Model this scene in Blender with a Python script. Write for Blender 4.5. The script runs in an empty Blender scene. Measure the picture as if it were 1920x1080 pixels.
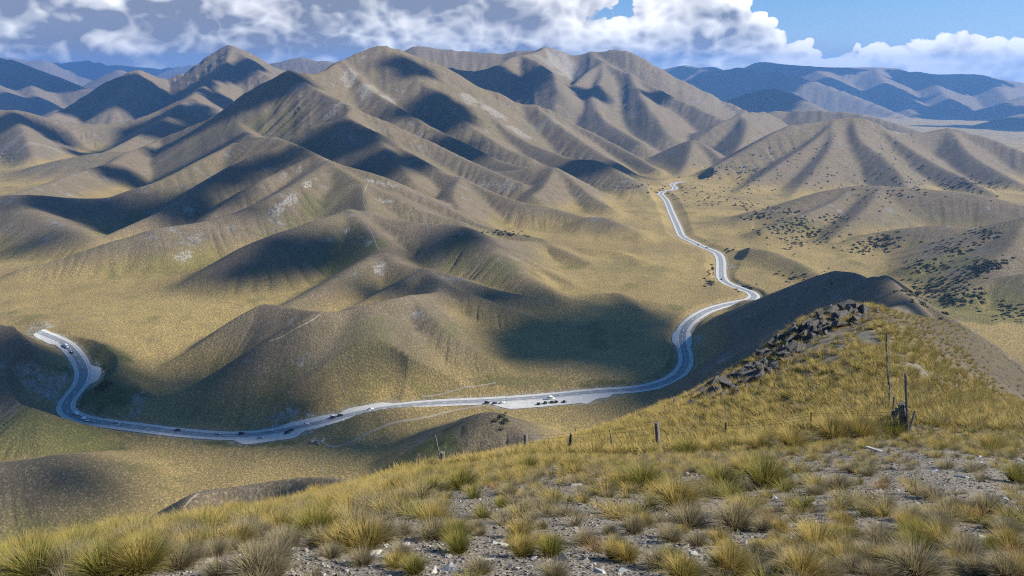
import bpy, bmesh, math, random
import numpy as np
from mathutils import Vector, Matrix

SC = bpy.context.scene
COL = SC.collection
rad = math.radians
random.seed(7)
RNG = np.random.default_rng(11)

# ------------------------------------------------------------------ camera
FPX, EYE_Y = 1380.0, 130.0                 # focal length in photo pixels, eye-level row
PITCH = math.atan((540.0 - EYE_Y) / FPX)   # camera looks down from the hilltop
SP, CP = math.sin(PITCH), math.cos(PITCH)
cam_d = bpy.data.cameras.new('camera')
cam_d.sensor_width = 36.0
cam_d.lens = FPX / 1920.0 * 36.0
cam_d.clip_start, cam_d.clip_end = 0.1, 120000.0
cam = bpy.data.objects.new('camera', cam_d)
COL.objects.link(cam)
cam.location = (0, 0, 0)
cam.rotation_euler = (math.pi / 2 - PITCH, 0, 0)
SC.camera = cam

# ------------------------------------------------------------------ light
SUN_AZ, SUN_EL = rad(90), rad(36)          # azimuth clockwise from the view direction (+Y)
SUN_DIR = Vector((math.sin(SUN_AZ) * math.cos(SUN_EL), math.cos(SUN_AZ) * math.cos(SUN_EL), math.sin(SUN_EL)))
sun_d = bpy.data.lights.new('sun', 'SUN')
sun_d.energy, sun_d.angle = 5.0, rad(0.8)
sun_d.color = (1.0, 0.94, 0.82)
sun = bpy.data.objects.new('sun', sun_d)
COL.objects.link(sun)
sun.location = (300, 0, 400)
sun.rotation_euler = SUN_DIR.to_track_quat('Z', 'Y').to_euler()
SC.view_settings.view_transform = 'Standard'
SC.view_settings.look = 'None'
SC.view_settings.gamma = 1.0
SC.view_settings.use_curve_mapping = False
SC.view_settings.exposure = 0.95
SC.cycles.use_denoising = False
SC.cycles.pixel_filter_type = 'BLACKMAN_HARRIS'
SC.cycles.filter_width = 1.15
SC.cycles.volume_bounces = 0
SC.cycles.max_bounces = 4
SC.cycles.diffuse_bounces = 1
SC.cycles.transparent_max_bounces = 6

class NT:
    """tiny helper to write node trees"""
    def __init__(self, tree):
        self.t = tree; self.n = tree.nodes; self.l = tree.links
        self.n.clear()
    def node(self, typ, **kw):
        nd = self.n.new(typ)
        ins = kw.pop('ins', {})
        for k, v in kw.items(): setattr(nd, k, v)
        for k, v in ins.items(): self.put(nd.inputs[k], v)
        return nd
    def put(self, sock, v):
        if isinstance(v, bpy.types.NodeSocket): self.l.new(v, sock)
        elif isinstance(v, bpy.types.Node): self.l.new(v.outputs[0], sock)
        else:
            try: sock.default_value = v
            except Exception: sock.default_value = tuple(v) + (1.0,)
    def math(self, op, a, b=None, c=None, clamp=False):
        nd = self.n.new('ShaderNodeMath'); nd.operation = op; nd.use_clamp = clamp
        self.put(nd.inputs[0], a)
        if b is not None: self.put(nd.inputs[1], b)
        if c is not None: self.put(nd.inputs[2], c)
        return nd.outputs[0]
    def vmath(self, op, a, b=None):
        nd = self.n.new('ShaderNodeVectorMath'); nd.operation = op
        self.put(nd.inputs[0], a)
        if b is not None: self.put(nd.inputs[1], b)
        return nd.outputs[0]
    def mix(self, fac, a, b, mode='MIX'):
        nd = self.n.new('ShaderNodeMix'); nd.data_type = 'RGBA'; nd.blend_type = mode
        self.put(nd.inputs[0], fac); self.put(nd.inputs[6], a); self.put(nd.inputs[7], b)
        return nd.outputs[2]
    def noise(self, vec, scale, detail=4.0, rough=0.55, dist=0.0, dims='3D'):
        nd = self.n.new('ShaderNodeTexNoise'); nd.noise_dimensions = dims
        if vec is not None: self.put(nd.inputs['Vector'], vec)
        nd.inputs['Scale'].default_value = scale; nd.inputs['Detail'].default_value = detail
        nd.inputs['Roughness'].default_value = rough; nd.inputs['Distortion'].default_value = dist
        return nd.outputs[0]
    def ramp(self, v, lo, hi, a=0.0, b=1.0, smooth=True):
        nd = self.n.new('ShaderNodeMapRange'); nd.interpolation_type = 'SMOOTHSTEP' if smooth else 'LINEAR'
        self.put(nd.inputs[0], v)
        for i, x in enumerate((lo, hi, a, b)): self.put(nd.inputs[1 + i], x)
        return nd.outputs[0]

# world: Nishita sky with a bank of cumulus over the ranges
world = bpy.data.worlds.new('World')
SC.world = world
world.use_nodes = True
w = NT(world.node_tree)
sky = w.node('ShaderNodeTexSky', sky_type='NISHITA', sun_disc=False)
sky.sun_elevation = SUN_EL
sky.sun_rotation = SUN_AZ
sky.altitude = 1200.0
sky.air_density, sky.dust_density, sky.ozone_density = 1.0, 0.35, 3.0
tc = w.node('ShaderNodeTexCoord')
sep = w.node('ShaderNodeSeparateXYZ', ins={0: tc.outputs['Generated']})
dx, dy, dz = sep.outputs
pvec = w.node('ShaderNodeCombineXYZ', ins={0: dx, 1: dy, 2: w.math('MULTIPLY', dz, 1.45)}).outputs[0]
pvec = w.vmath('ADD', pvec, (-2.2, 0.8, 0.9))
wrp = w.node('ShaderNodeTexNoise', ins={'Vector': pvec, 'Scale': 13.0, 'Detail': 2.0})
wv = w.node('ShaderNodeVectorMath', operation='SCALE', ins={0: w.vmath('SUBTRACT', wrp.outputs[1], (0.5, 0.5, 0.5)), 3: 0.05}).outputs[0]
pwrp = w.vmath('ADD', pvec, wv)
def puff(v, sc, off=0.0):
    nd = w.node('ShaderNodeTexVoronoi', feature='F1', ins={'Vector': v, 'Scale': sc}); return nd.outputs[0]
def cloud_density(off):
    v = pwrp if off is None else w.vmath('ADD', pwrp, off)
    d = w.math('MULTIPLY', w.noise(v, 5.0, 2.0, 0.5), 0.95)
    d = w.math('SUBTRACT', d, w.math('MULTIPLY', puff(v, 11.0), 0.26))
    d = w.math('SUBTRACT', d, w.math('MULTIPLY', puff(v, 27.0), 0.19))
    return w.math('SUBTRACT', d, w.math('MULTIPLY', puff(v, 66.0), 0.11))
dens_lo = cloud_density(None)
dens2 = cloud_density((0.010, -0.002, 0.020))
fine = w.math('SUBTRACT', w.math('MULTIPLY', w.noise(pwrp, 60.0, 4.0, 0.62), 0.17), 0.075)
dens = w.math('ADD', w.math('ADD', dens_lo, fine), 0.03)
# cover: dense towards the horizon and to the left, open blue high on the right
top = w.math('ADD', w.ramp(dx, 0.06, 0.34, 0.20, 0.030), w.math('MULTIPLY', w.math('SUBTRACT', w.noise(pvec, 3.0, 1.0), 0.5), 0.03))
thr = w.math('ADD', 0.035, w.ramp(w.math('SUBTRACT', dz, top), -0.015, 0.05, 0.0, 0.42))
thr = w.math('SUBTRACT', thr, w.ramp(dz, 0.0, 0.05, 0.10, 0.0))
over = w.math('SUBTRACT', dens, thr)
cover = w.ramp(over, 0.0, 0.025)
shade = w.math('ADD', w.math('MULTIPLY', w.math('SUBTRACT', dens_lo, dens2), 4.2), w.math('MULTIPLY', fine, 1.6))
thick = w.ramp(over, 0.05, 0.32, 0.34, -0.16)
rightness = w.ramp(dx, -0.10, 0.40, -0.10, 0.30)
lum = w.math('ADD', w.math('ADD', w.math('ADD', shade, 0.33), thick), rightness, clamp=True)
ccol = w.mix(lum, (1.75, 2.05, 2.80), (8.6, 8.65, 8.75))
haze_h = w.ramp(dz, -0.02, 0.022, 0.35, 0.0)
skyc = w.mix(0.55, sky.outputs[0], (0.15, 1.75, 5.0))
skyc = w.mix(cover, skyc, ccol)
skyc = w.mix(haze_h, skyc, (3.9, 4.8, 6.4))
bg = w.node('ShaderNodeBackground', ins={'Color': skyc, 'Strength': 0.075})
w.l.new(bg.outputs[0], w.node('ShaderNodeOutputWorld').inputs[0])
world.cycles.sampling_method = 'MANUAL'
world.cycles.sample_map_resolution = 512

# ------------------------------------------------------------------ helpers
def tag(o, label=None, cat=None, group=None, kind=None):
    if label: o['label'] = label
    if cat: o['category'] = cat
    if group: o['group'] = group
    if kind: o['kind'] = kind
    return o

def mesh_obj(name, verts, faces, mat=None, parent=None, smooth=False):
    me = bpy.data.meshes.new(name)
    me.from_pydata([tuple(v) for v in verts], [], faces)
    if mat is not None: me.materials.append(mat)
    if smooth: me.shade_smooth()
    me.update()
    o = bpy.data.objects.new(name, me)
    COL.objects.link(o)
    if parent is not None: o.parent = parent
    return o

def empty(name, loc=(0, 0, 0), rz=0.0):
    o = bpy.data.objects.new(name, None)
    COL.objects.link(o)
    o.location = loc; o.rotation_euler = (0, 0, rz)
    o.empty_display_size = 0.2
    return o

def unproj(px, py, D):
    """world point seen at photo pixel (px, py) at forward distance D"""
    a, v = (px - 960.0) / FPX, (540.0 - py) / FPX
    k = D / (CP + v * SP)
    return np.array((a * k, D, k * (-SP + v * CP)))
def tan_u(px, py):
    a, v = (px - 960.0) / FPX, (540.0 - py) / FPX
    yc = CP + v * SP
    return (SP - v * CP) / yc, a / yc      # T = -z/D, u = x/D
def at_z(px, py, z):
    T, u = tan_u(px, py)
    D = -z / T
    return np.array((u * D, D, z))

# numpy gradient noise -------------------------------------------------
_P = np.random.default_rng(5).permutation(4096)
_G = np.random.default_rng(6).uniform(0, 2 * np.pi, 4096)
_GX, _GY = np.cos(_G), np.sin(_G)
def pnoise(x, y):
    xi, yi = np.floor(x).astype(np.int64), np.floor(y).astype(np.int64)
    xf, yf = x - xi, y - yi
    def g(ix, iy, fx, fy):
        h = _P[(_P[ix & 4095] + iy) & 4095]
        return _GX[h] * fx + _GY[h] * fy
    sx = xf * xf * xf * (xf * (xf * 6 - 15) + 10); sy = yf * yf * yf * (yf * (yf * 6 - 15) + 10)
    a = g(xi, yi, xf, yf); b = g(xi + 1, yi, xf - 1, yf)
    c = g(xi, yi + 1, xf, yf - 1); d = g(xi + 1, yi + 1, xf - 1, yf - 1)
    return (a + (b - a) * sx) * (1 - sy) + (c + (d - c) * sx) * sy
def fbm(x, y, o=4, gain=0.5):
    r, a, f = 0.0, 1.0, 1.0
    for k in range(o):
        r = r + a * pnoise(x * f + 17.3 * k, y * f - 9.1 * k); a *= gain; f *= 2.03
    return r
def sstep(x, a, b):
    t = np.clip((x - a) / (b - a), 0, 1)
    return t * t * (3 - 2 * t)
def smax(a, b, k):
    return np.maximum(a, b) + np.maximum(k - np.abs(a - b), 0.0) ** 2 / (4 * k)
def catmull(P, n=8):
    P = np.asarray(P, float)
    Q = np.vstack([2 * P[0] - P[1], P, 2 * P[-1] - P[-2]])
    out = []
    for i in range(1, len(Q) - 2):
        p0, p1, p2, p3 = Q[i - 1], Q[i], Q[i + 1], Q[i + 2]
        for t in np.arange(n) / n:
            out.append(0.5 * (2 * p1 + (p2 - p0) * t + (2 * p0 - 5 * p1 + 4 * p2 - p3) * t * t + (3 * p1 - p0 - 3 * p2 + p3) * t ** 3))
    out.append(Q[-2])
    return np.array(out)
# ------------------------------------------------------------------ terrain
# every ridge: photo pixel + distance of crest points -> real 3D crest lines, flanks fall away from them
RIDGES = [
 # --- far ranges
 dict(p=[(1225,128,12000),(1300,122,11800),(1370,128,11500),(1435,115,11200),(1490,121,11200),(1560,125,11200),(1680,127,11200),(1740,137,11000),(1830,138,11000),(1880,148,11000),(1960,158,11000),(2120,170,11000)], s=.42),
 dict(p=[(1230,172,9500),(1290,150,9500),(1340,131,9500),(1420,128,9500),(1480,140,9300),(1540,156,9000),(1640,195,8300),(1720,232,7600)], s=.40),
 dict(p=[(1520,123,11200),(1560,150,10000),(1610,185,9000),(1660,215,8200)], s=.38),
 dict(p=[(1640,127,11200),(1660,158,9900),(1695,195,8800),(1725,225,7900)], s=.38),
 dict(p=[(1740,137,11000),(1765,170,9700),(1790,200,8800),(1800,224,8000)], s=.38),
 dict(p=[(1850,142,11000),(1880,175,9700),(1900,200,8900)], s=.38),
 dict(p=[(1950,156,11000),(1985,185,9700),(2000,210,8900)], s=.38),
 dict(p=[(1340,196,6300),(1400,176,6200),(1455,166,6200),(1500,184,6000),(1545,208,5800)], s=.42),
 dict(p=[(2100,140,9000),(1990,165,8800),(1920,180,8600),(1850,204,8300),(1760,234,7900)], s=.38),
 dict(p=[(2100,190,7000),(1920,213,6800),(1830,235,6500),(1770,250,6300)], s=.36),
 dict(p=[(2150,230,5400),(1960,252,5200),(1860,268,5000)], s=.32),
 dict(p=[(1430,212,3700),(1480,208,3700),(1530,207,3600),(1600,212,3500),(1660,226,3400),(1720,246,3300)], s=.38),
 dict(p=[(1275,292,2750),(1310,262,2850),(1350,230,3000),(1390,214,3150),(1430,210,3400)], s=.45),
 dict(p=[(1390,214,3150),(1400,235,2900),(1390,270,2600),(1365,300,2400)], s=.5),
 dict(p=[(1230,290,2550),(1270,272,2480),(1300,264,2420),(1325,275,2350),(1350,296,2250)], s=.5, n='cone'),
 dict(p=[(1300,264,2420),(1290,300,2150),(1275,325,2020)], s=.5),
 dict(p=[(-160,100,15000),(0,107,15000),(55,114,15000),(80,112,15000),(120,117,15500),(160,113,15500),(200,119,16000),(250,122,16000),(300,127,16000),(340,124,15500),(390,118,15000),(470,122,15000)], s=.45),
 dict(p=[(150,165,11000),(185,147,10800),(220,131,10500),(243,140,10300),(262,152,10000),(290,170,9500)], s=.5),
 dict(p=[(-150,90,8200),(0,108,7800),(40,121,7500),(75,137,7200),(110,150,7000),(150,165,6700),(185,172,6500),(215,195,6200)], s=.42),
 dict(p=[(75,137,7200),(60,165,6500),(85,195,6000),(110,215,5600)], s=.42),
 dict(p=[(-50,135,7000),(0,165,6300),(40,195,5800)], s=.42),
 dict(p=[(480,132,8000),(520,115,7800),(565,108,7700),(600,113,7600),(640,116,7500),(690,110,7500)], s=.42),
 # --- peak on the left
 dict(p=[(60,232,3300),(95,217,3500),(140,195,3800),(185,165,4050),(225,143,4250),(258,133,4350),(290,143,4450),(315,149,4500),(350,133,4550),(390,111,4600),(415,92,4650),(432,84,4650),(455,93,4650),(480,109,4650),(505,123,4700),(535,136,4700),(570,155,4700)], s=.58, gl=1.3),
 dict(p=[(437,88,4600),(425,115,4350),(400,145,4000),(370,172,3500),(350,186,3000)], s=.6),
 dict(p=[(445,92,4600),(470,120,4350),(500,142,4200)], s=.55),
 dict(p=[(258,133,4350),(245,165,4000),(215,195,3700)], s=.55),
 dict(p=[(-160,190,2700),(0,204,2700),(50,210,2700),(95,221,2700),(150,230,2750),(200,230,2800),(240,227,2850),(285,213,2900),(320,196,2950),(350,185,2950),(375,191,2900),(410,205,2900),(440,225,2900)], s=.52, gl=2.0),
 dict(p=[(350,185,2950),(318,215,2700),(285,240,2520),(240,264,2360),(195,285,2200)], s=.5, gl=1.6),
 dict(p=[(20,206,2700),(45,250,2350),(60,290,2100)], s=.52, gl=1.6),
 dict(p=[(-160,330,1850),(0,325,1850),(62,315,1850),(140,295,1870),(200,285,1900),(240,288,1900)], s=.30, gl=.3, r=60),
 # --- range behind the main peak
 dict(p=[(700,112,4700),(750,99,4500),(785,85,4500),(830,90,4500),(900,98,4500),(960,97,4500),(1022,90,4450),(1048,96,4450),(1078,104,4450),(1110,97,4450),(1155,94,4400),(1190,103,4350),(1240,131,4300),(1290,156,4300),(1340,181,4300),(1390,205,4200)], s=.55, gl=1.0),
 dict(p=[(1112,99,4430),(1130,116,4200),(1180,140,3950),(1230,166,3750),(1285,192,3600),(1330,212,3450),(1370,232,3350)], s=.55, gl=1.2),
 dict(p=[(1130,116,4200),(1100,140,3900),(1070,165,3600),(1040,195,3250)], s=.6),
 dict(p=[(1130,116,4200),(1128,150,3800),(1110,185,3400),(1130,222,3050),(1175,250,2800),(1200,266,2650)], s=.52, gl=1.2),
 dict(p=[(1180,140,3950),(1200,180,3500),(1230,220,3100),(1250,250,2850)], s=.5, gl=1.3),
 dict(p=[(1022,92,4430),(975,104,4000),(935,119,3750),(905,131,3600),(870,134,3500),(840,128,3500)], s=.62),
 dict(p=[(975,104,4000),(1005,116,3800),(1035,142,3550),(1047,168,3350)], s=.62, gl=1.2),
 # --- main ridge
 dict(p=[(230,298,2150),(300,263,2120),(340,245,2100),(420,210,2060),(480,166,2020),(520,144,2000),(545,135,2000),(590,139,2060),(625,125,2180),(645,113,2260),(690,93,2330),(715,85,2350),(745,95,2380),(790,109,2420),(830,125,2440),(852,138,2450),(885,162,2480),(935,175,2500),(960,189,2500),(1025,205,2480),(1080,235,2430),(1140,265,2330),(1190,291,2200),(1230,316,2030)], s=.58, gl=1.4),
 dict(p=[(300,263,2120),(262,279,1920),(237,287,1810),(204,306,1660),(150,321,1530),(96,341,1400),(30,361,1250),(-60,380,1150)], s=.48),
 dict(p=[(545,135,2000),(590,168,1880),(640,192,1760),(657,201,1720),(648,225,1600)], s=.55, gl=1.3),
 dict(p=[(420,210,2060),(450,235,1800),(470,255,1600),(515,258,1360)], s=.5),
 dict(p=[(657,201,1720),(715,225,1700),(790,258,1680),(860,292,1620),(915,318,1560),(980,345,1480)], s=.52, gl=1.2),
 dict(p=[(640,115,2240),(690,165,2080),(740,197,1960),(810,240,1850),(870,268,1780),(935,300,1680),(1000,318,1570)], s=.55, gl=1.4),
 dict(p=[(745,95,2380),(800,165,2150),(860,220,1980),(930,268,1860),(990,295,1790)], s=.5, gl=1.0),
 dict(p=[(870,150,2465),(905,205,2240),(960,250,2060),(1020,280,1930),(1080,300,1820),(1118,304,1760),(1150,320,1700)], s=.52, gl=1.5),
 dict(p=[(1000,198,2490),(1060,245,2260),(1120,285,2080),(1180,320,1920)], s=.5),
 # hill below the main ridge
 dict(p=[(550,258,1620),(600,236,1610),(645,225,1600),(700,248,1560),(786,299,1430),(825,322,1390),(862,334,1350),(917,358,1300),(972,378,1250),(1040,391,1230),(1100,409,1195),(1175,431,1150)], s=.5),
 dict(p=[(700,248,1560),(740,300,1380),(770,335,1290)], s=.5),
 dict(p=[(862,334,1350),(850,365,1220),(860,390,1150)], s=.45),
 dict(p=[(925,322,1600),(1000,318,1570),(1040,315,1550),(1078,342,1480),(1108,368,1420),(1140,385,1370)], s=.5, gl=1.4),
 dict(p=[(1040,315,1550),(1020,350,1420),(1000,365,1370)], s=.5),
 dict(p=[(1080,300,1800),(1118,303,1750),(1142,315,1700),(1185,337,1620)], s=.42),
 dict(p=[(1108,407,1180),(1130,407,1175),(1160,418,1150),(1190,432,1130)], s=.4, gl=.5),
 # --- the hills of the left
 dict(p=[(440,270,1400),(480,262,1370),(515,258,1360),(555,272,1290),(595,292,1220),(617,304,1180)], s=.5),
 dict(p=[(440,270,1400),(378,299,1310),(300,338,1230),(240,358,1200),(200,370,1180),(130,372,1160),(60,366,1150),(0,366,1150),(-90,372,1130)], s=.48),
 dict(p=[(20,368,1150),(40,388,1090),(72,405,1030),(120,426,980),(162,450,950)], s=.45, r=25),
 dict(p=[(535,268,1310),(480,290,1250),(417,322,1190),(344,373,1100),(309,393,1070),(262,414,1030),(190,446,975),(110,480,930)], s=.5, gl=1.2),
 dict(p=[(590,292,1225),(530,318,1180),(481,344,1120),(420,385,1060),(388,413,1010)], s=.5, gl=1.2),
 dict(p=[(617,304,1180),(560,341,1090),(478,386,1010),(388,415,955),(330,424,930),(292,429,915),(248,443,900),(201,457,880),(117,487,850),(44,504,830),(0,538,800),(-60,565,770)], s=.5, r=18, gl=1.2),
 dict(p=[(617,304,1180),(670,338,1100),(683,360,1050),(690,398,965)], s=.5),
 dict(p=[(617,304,1180),(713,329,1150),(751,351,1130),(830,385,1100),(888,416,1060),(960,437,1030),(1020,448,1005)], s=.45, gl=1.1),
 dict(p=[(670,338,1100),(730,365,1060),(790,395,1030),(860,415,1010)], s=.4, gl=.8),
 # hill with the dark left face
 dict(p=[(655,394,960),(600,411,920),(560,426,895),(510,442,865),(467,461,840),(430,484,815),(394,505,795),(340,540,770),(295,564,752)], s=.5, r=16),
 dict(p=[(655,394,960),(702,404,960),(772,417,940),(815,421,930),(845,421,920),(874,428,900),(900,452,870),(947,487,820),(990,522,780),(1034,551,750)], s=.48, r=18, gl=1.2),
 dict(p=[(874,428,900),(900,440,910),(935,468,880),(973,483,865),(1017,502,850),(1075,533,810)], s=.42, gl=1.2),
 dict(p=[(900,440,910),(960,450,960),(1017,456,1000),(1060,471,960),(1105,492,920)], s=.4, gl=.8),
 dict(p=[(1095,466,1010),(1155,470,995),(1195,487,950)], s=.35, gl=.6),
 dict(p=[(655,394,960),(686,425,905),(703,455,862),(711,471,840),(755,495,805),(798,506,785),(815,520,760),(824,534,742),(820,549,718)], s=.5, r=12),
 dict(p=[(711,471,840),(670,498,795),(632,520,760),(597,540,728),(560,560,705),(532,575,690)], s=.48, r=12),
 dict(p=[(798,506,785),(742,532,752),(690,562,722),(650,580,705)], s=.52),
 dict(p=[(798,506,785),(845,516,772),(903,536,752),(976,554,735),(1040,561,730)], s=.42),
 dict(p=[(824,534,742),(888,555,723),(961,581,705),(1040,610,688)], s=.40, gl=1.1),
 # central hill above the road
 dict(p=[(820,549,718),(780,553,690),(740,560,658),(690,574,636),(640,583,622),(600,585,612),(560,580,622),(500,571,640),(470,582,636),(430,605,626),(385,640,610),(340,668,598),(300,690,588)], s=.60, r=5),
 dict(p=[(600,586,612),(570,598,600),(530,620,590),(480,651,572),(430,682,558),(380,713,548),(330,742,535),(280,770,522)], s=.60, r=4),
 dict(p=[(770,556,680),(810,595,640),(860,638,612),(930,682,590)], s=.42, gl=.7),
 dict(p=[(680,577,632),(690,620,598),(700,665,572)], s=.42, r=30),
 dict(p=[(1125,553,765),(1162,551,760),(1192,578,722),(1247,603,700)], s=.4),
 # --- right side
 dict(p=[(1300,345,1920),(1340,312,2000),(1400,281,2100),(1470,241,2220),(1505,233,2260),(1560,226,2300),(1590,220,2320),(1620,225,2330),(1660,242,2370),(1710,251,2420),(1780,242,2460),(1850,257,2420),(1920,285,2320),(2000,312,2250),(2120,340,2200)], s=.52, gl=.9),
 dict(p=[(1570,226,2300),(1530,262,2130),(1480,297,1980),(1435,328,1860),(1397,351,1760),(1347,388,1610)], s=.5, gl=.9),
 dict(p=[(1600,224,2310),(1612,262,2120),(1650,292,1990),(1690,330,1830),(1700,360,1720)], s=.46, gl=.9),
 dict(p=[(1560,228,2300),(1560,270,2080),(1535,310,1900),(1500,350,1740),(1480,372,1650)], s=.46, gl=.9),
 dict(p=[(1640,232,2340),(1690,268,2180),(1750,305,2020),(1810,335,1880),(1860,362,1760)], s=.48, gl=.9),
 dict(p=[(1780,242,2460),(1820,290,2200),(1880,325,2000),(1930,350,1900)], s=.48),
 dict(p=[(1440,402,1290),(1500,377,1330),(1560,358,1360),(1600,351,1365),(1640,349,1360),(1720,353,1340),(1800,362,1310),(1860,372,1280),(1920,384,1250),(2060,400,1200)], s=.45, r=45, gl=.7),
 dict(p=[(1600,352,1365),(1560,380,1290),(1500,405,1210),(1430,428,1160)], s=.42),
 dict(p=[(1650,350,1360),(1630,385,1240),(1590,420,1150),(1560,450,1090)], s=.42),
 dict(p=[(1390,408,1260),(1420,395,1280),(1470,398,1260)], s=.3, gl=.4),
 dict(p=[(1560,468,1050),(1640,440,1080),(1720,428,1065),(1780,424,1050),(1840,430,1030)], s=.42, r=30, gl=.6),
 dict(p=[(2150,350,930),(2040,380,930),(1960,405,930),(1920,418,925),(1850,444,910),(1785,472,890),(1720,497,872)], s=.42, gl=1.1),
 dict(p=[(1920,418,925),(1900,460,850),(1860,490,810)], s=.4),
 dict(p=[(1800,550,740),(1860,526,755),(1920,514,750),(2060,496,730)], s=.42),
 dict(p=[(1376,467,1012),(1407,464,1000),(1452,474,955),(1470,482,935),(1494,491,905),(1530,512,860),(1560,530,820)], s=.42, gl=.9, r=10),
 # dark ridge across the valley and the spine that joins it to the hilltop
 dict(p=[(1358,572,752),(1391,564,745),(1425,562,712),(1460,550,685),(1494,537,660),(1543,516,618),(1569,510,600),(1598,512,575),(1628,523,548),(1660,519,522)], s=.60, r=10),
 dict(p=[(1660,519,522),(1690,545,440),(1700,565,370),(1680,577,290),(1655,583,200),(1640,580,150)], s=.80, r=8),
 dict(p=[(1569,510,600),(1500,552,590),(1440,588,592),(1385,615,605),(1345,635,620)], s=.62, r=10),
 dict(p=[(1645,521,535),(1580,560,515),(1500,610,505),(1420,645,520),(1350,668,548)], s=.66, r=12),
 dict(p=[(1620,582,450),(1570,607,460),(1475,647,487),(1400,680,517),(1330,708,552)], s=.74, r=10),
 dict(p=[(1700,550,440),(1760,585,400),(1830,630,370),(1920,695,340),(2000,750,320)], s=.85, r=14),
 dict(p=[(1690,545,440),(1740,575,430),(1790,615,400)], s=.85, r=8),
 dict(p=[(880,800,440),(900,782,442),(915,775,442),(935,779,440),(965,800,432),(1000,830,415)], s=.52, r=7),
 dict(p=[(345,955,262),(370,925,275),(450,914,283),(560,898,280),(640,902,250),(700,925,205)], s=.62, r=5),
 dict(p=[(-80,885,385),(40,870,398),(90,862,405),(110,868,405)], s=.42, r=9),
 dict(p=[(-140,596,565),(0,613,560),(50,619,562),(90,634,560),(120,655,552)], s=.5, r=12),
 dict(p=[(60,622,560),(85,690,520),(70,760,480)], s=.5, r=14),
 dict(p=[(20,615,655),(50,603,655),(72,599,652),(88,610,640)], s=.5, r=4),
]
SPINE = [i for i, R in enumerate(RIDGES) if R['p'][0] == (1660, 519, 522)][0]
# valley floor: photo pixel + level below the eye
FLOOR = [(100,634,-226),(155,680,-240),(130,770,-252),(230,795,-258),(430,818,-263),(600,795,-262),(800,765,-258),(1000,750,-255),
 (1270,715,-250),(1290,640,-246),(1340,580,-246),(1412,553,-248),(1350,490,-254),(1280,430,-265),(1235,365,-276),(1270,344,-282),(1320,335,-286),
 (300,600,-236),(100,560,-236),(450,560,-236),(0,590,-234),(-200,580,-235),(260,680,-246),(240,740,-252),
 (1100,650,-247),(1000,690,-250),(1150,600,-243),(1100,560,-240),(1200,500,-250),(1100,450,-255),
 (200,900,-262),(0,950,-265),(400,870,-264),(700,860,-264),(780,850,-265),(-200,800,-262),(1020,800,-258),
 (1450,455,-262),(1600,490,-255),(1750,520,-250),(1900,600,-235),(2100,640,-230),(1390,360,-290),
 (1290,300,-330),(1500,230,-430),(1720,237,-480),(1900,262,-480),(100,320,-265),(60,225,-400),(300,230,-330),(600,200,-350),(-100,340,-262)]
# the hilltop under the camera: (photo column, forward distance) -> -z/D
def row(px, *dt): return [(px, d, t) for d, t in dt]
NEAR = (row(-500,(3,1.12),(6,.90),(12,.84),(25,.92),(60,.98),(250,1.02),(600,1.1)) +
 row(0,(3,1.07),(5,.835),(7.5,.782),(10,.765),(15,.79),(25,.82),(60,.88),(150,.92),(300,.95),(600,1.1)) +
 row(200,(3,1.07),(5,.83),(8,.735),(12,.715),(16,.712),(25,.75),(60,.82),(150,.9),(300,.95),(600,1.1)) +
 row(520,(3,1.07),(6,.778),(10,.695),(15,.672),(23,.655),(40,.68),(80,.74),(150,.82),(300,.92),(600,1.1)) +
 row(760,(3,1.07),(6,.778),(9,.695),(13,.645),(20,.616),(30,.599),(50,.625),(100,.70),(200,.82),(400,.95),(600,1.1)) +
 row(960,(3,1.07),(6,.778),(8.5,.70),(13,.632),(22,.583),(38,.563),(60,.587),(100,.66),(200,.80),(400,.92),(600,1.1)) +
 row(1150,(3,1.07),(6,.778),(8.5,.70),(13,.63),(22,.578),(36,.55),(48,.52),(58,.515),(90,.60),(200,.75),(400,.9),(600,1.1)) +
 row(1330,(3,1.07),(6,.778),(8.5,.70),(14,.62),(22,.573),(34,.545),(43,.498),(52,.470),(61,.452),(90,.54),(150,.64),(300,.75),(600,1.1)) +
 row(1420,(3,1.07),(6,.778),(8.5,.70),(14,.62),(22,.568),(30,.543),(40,.495),(54,.437),(66,.402),(90,.47),(150,.55),(300,.65),(600,1.1)) +
 row(1500,(3,1.07),(6,.778),(8.5,.70),(14,.615),(22,.562),(28,.538),(38,.49),(50,.428),(64,.375),(73,.352),(95,.42),(150,.5),(300,.6),(600,1.1)) +
 row(1590,(3,1.07),(6,.778),(8.5,.70),(14,.61),(20,.567),(27,.534),(36,.482),(48,.41),(62,.36),(76,.327),(95,.355),(150,.42),(300,.52),(600,1.1)) +
 row(1690,(3,1.07),(6,.778),(9,.68),(14,.605),(20,.56),(27,.530),(35,.475),(46,.41),(60,.362),(78,.340),(100,.345),(150,.39),(300,.5),(600,1.1)) +
 row(1790,(3,1.07),(6,.778),(9,.685),(14,.605),(20,.558),(28,.527),(38,.485),(52,.438),(75,.385),(110,.355),(150,.40),(300,.52),(600,1.1)) +
 row(1920,(3,1.07),(6,.78),(9,.69),(14,.612),(20,.562),(28,.527),(38,.502),(55,.475),(80,.447),(100,.43),(150,.48),(300,.6),(600,1.1)) +
 row(2300,(3,1.07),(6,.80),(9,.72),(14,.66),(20,.62),(40,.58),(80,.57),(150,.62),(300,.7),(600,1.1)))

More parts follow.
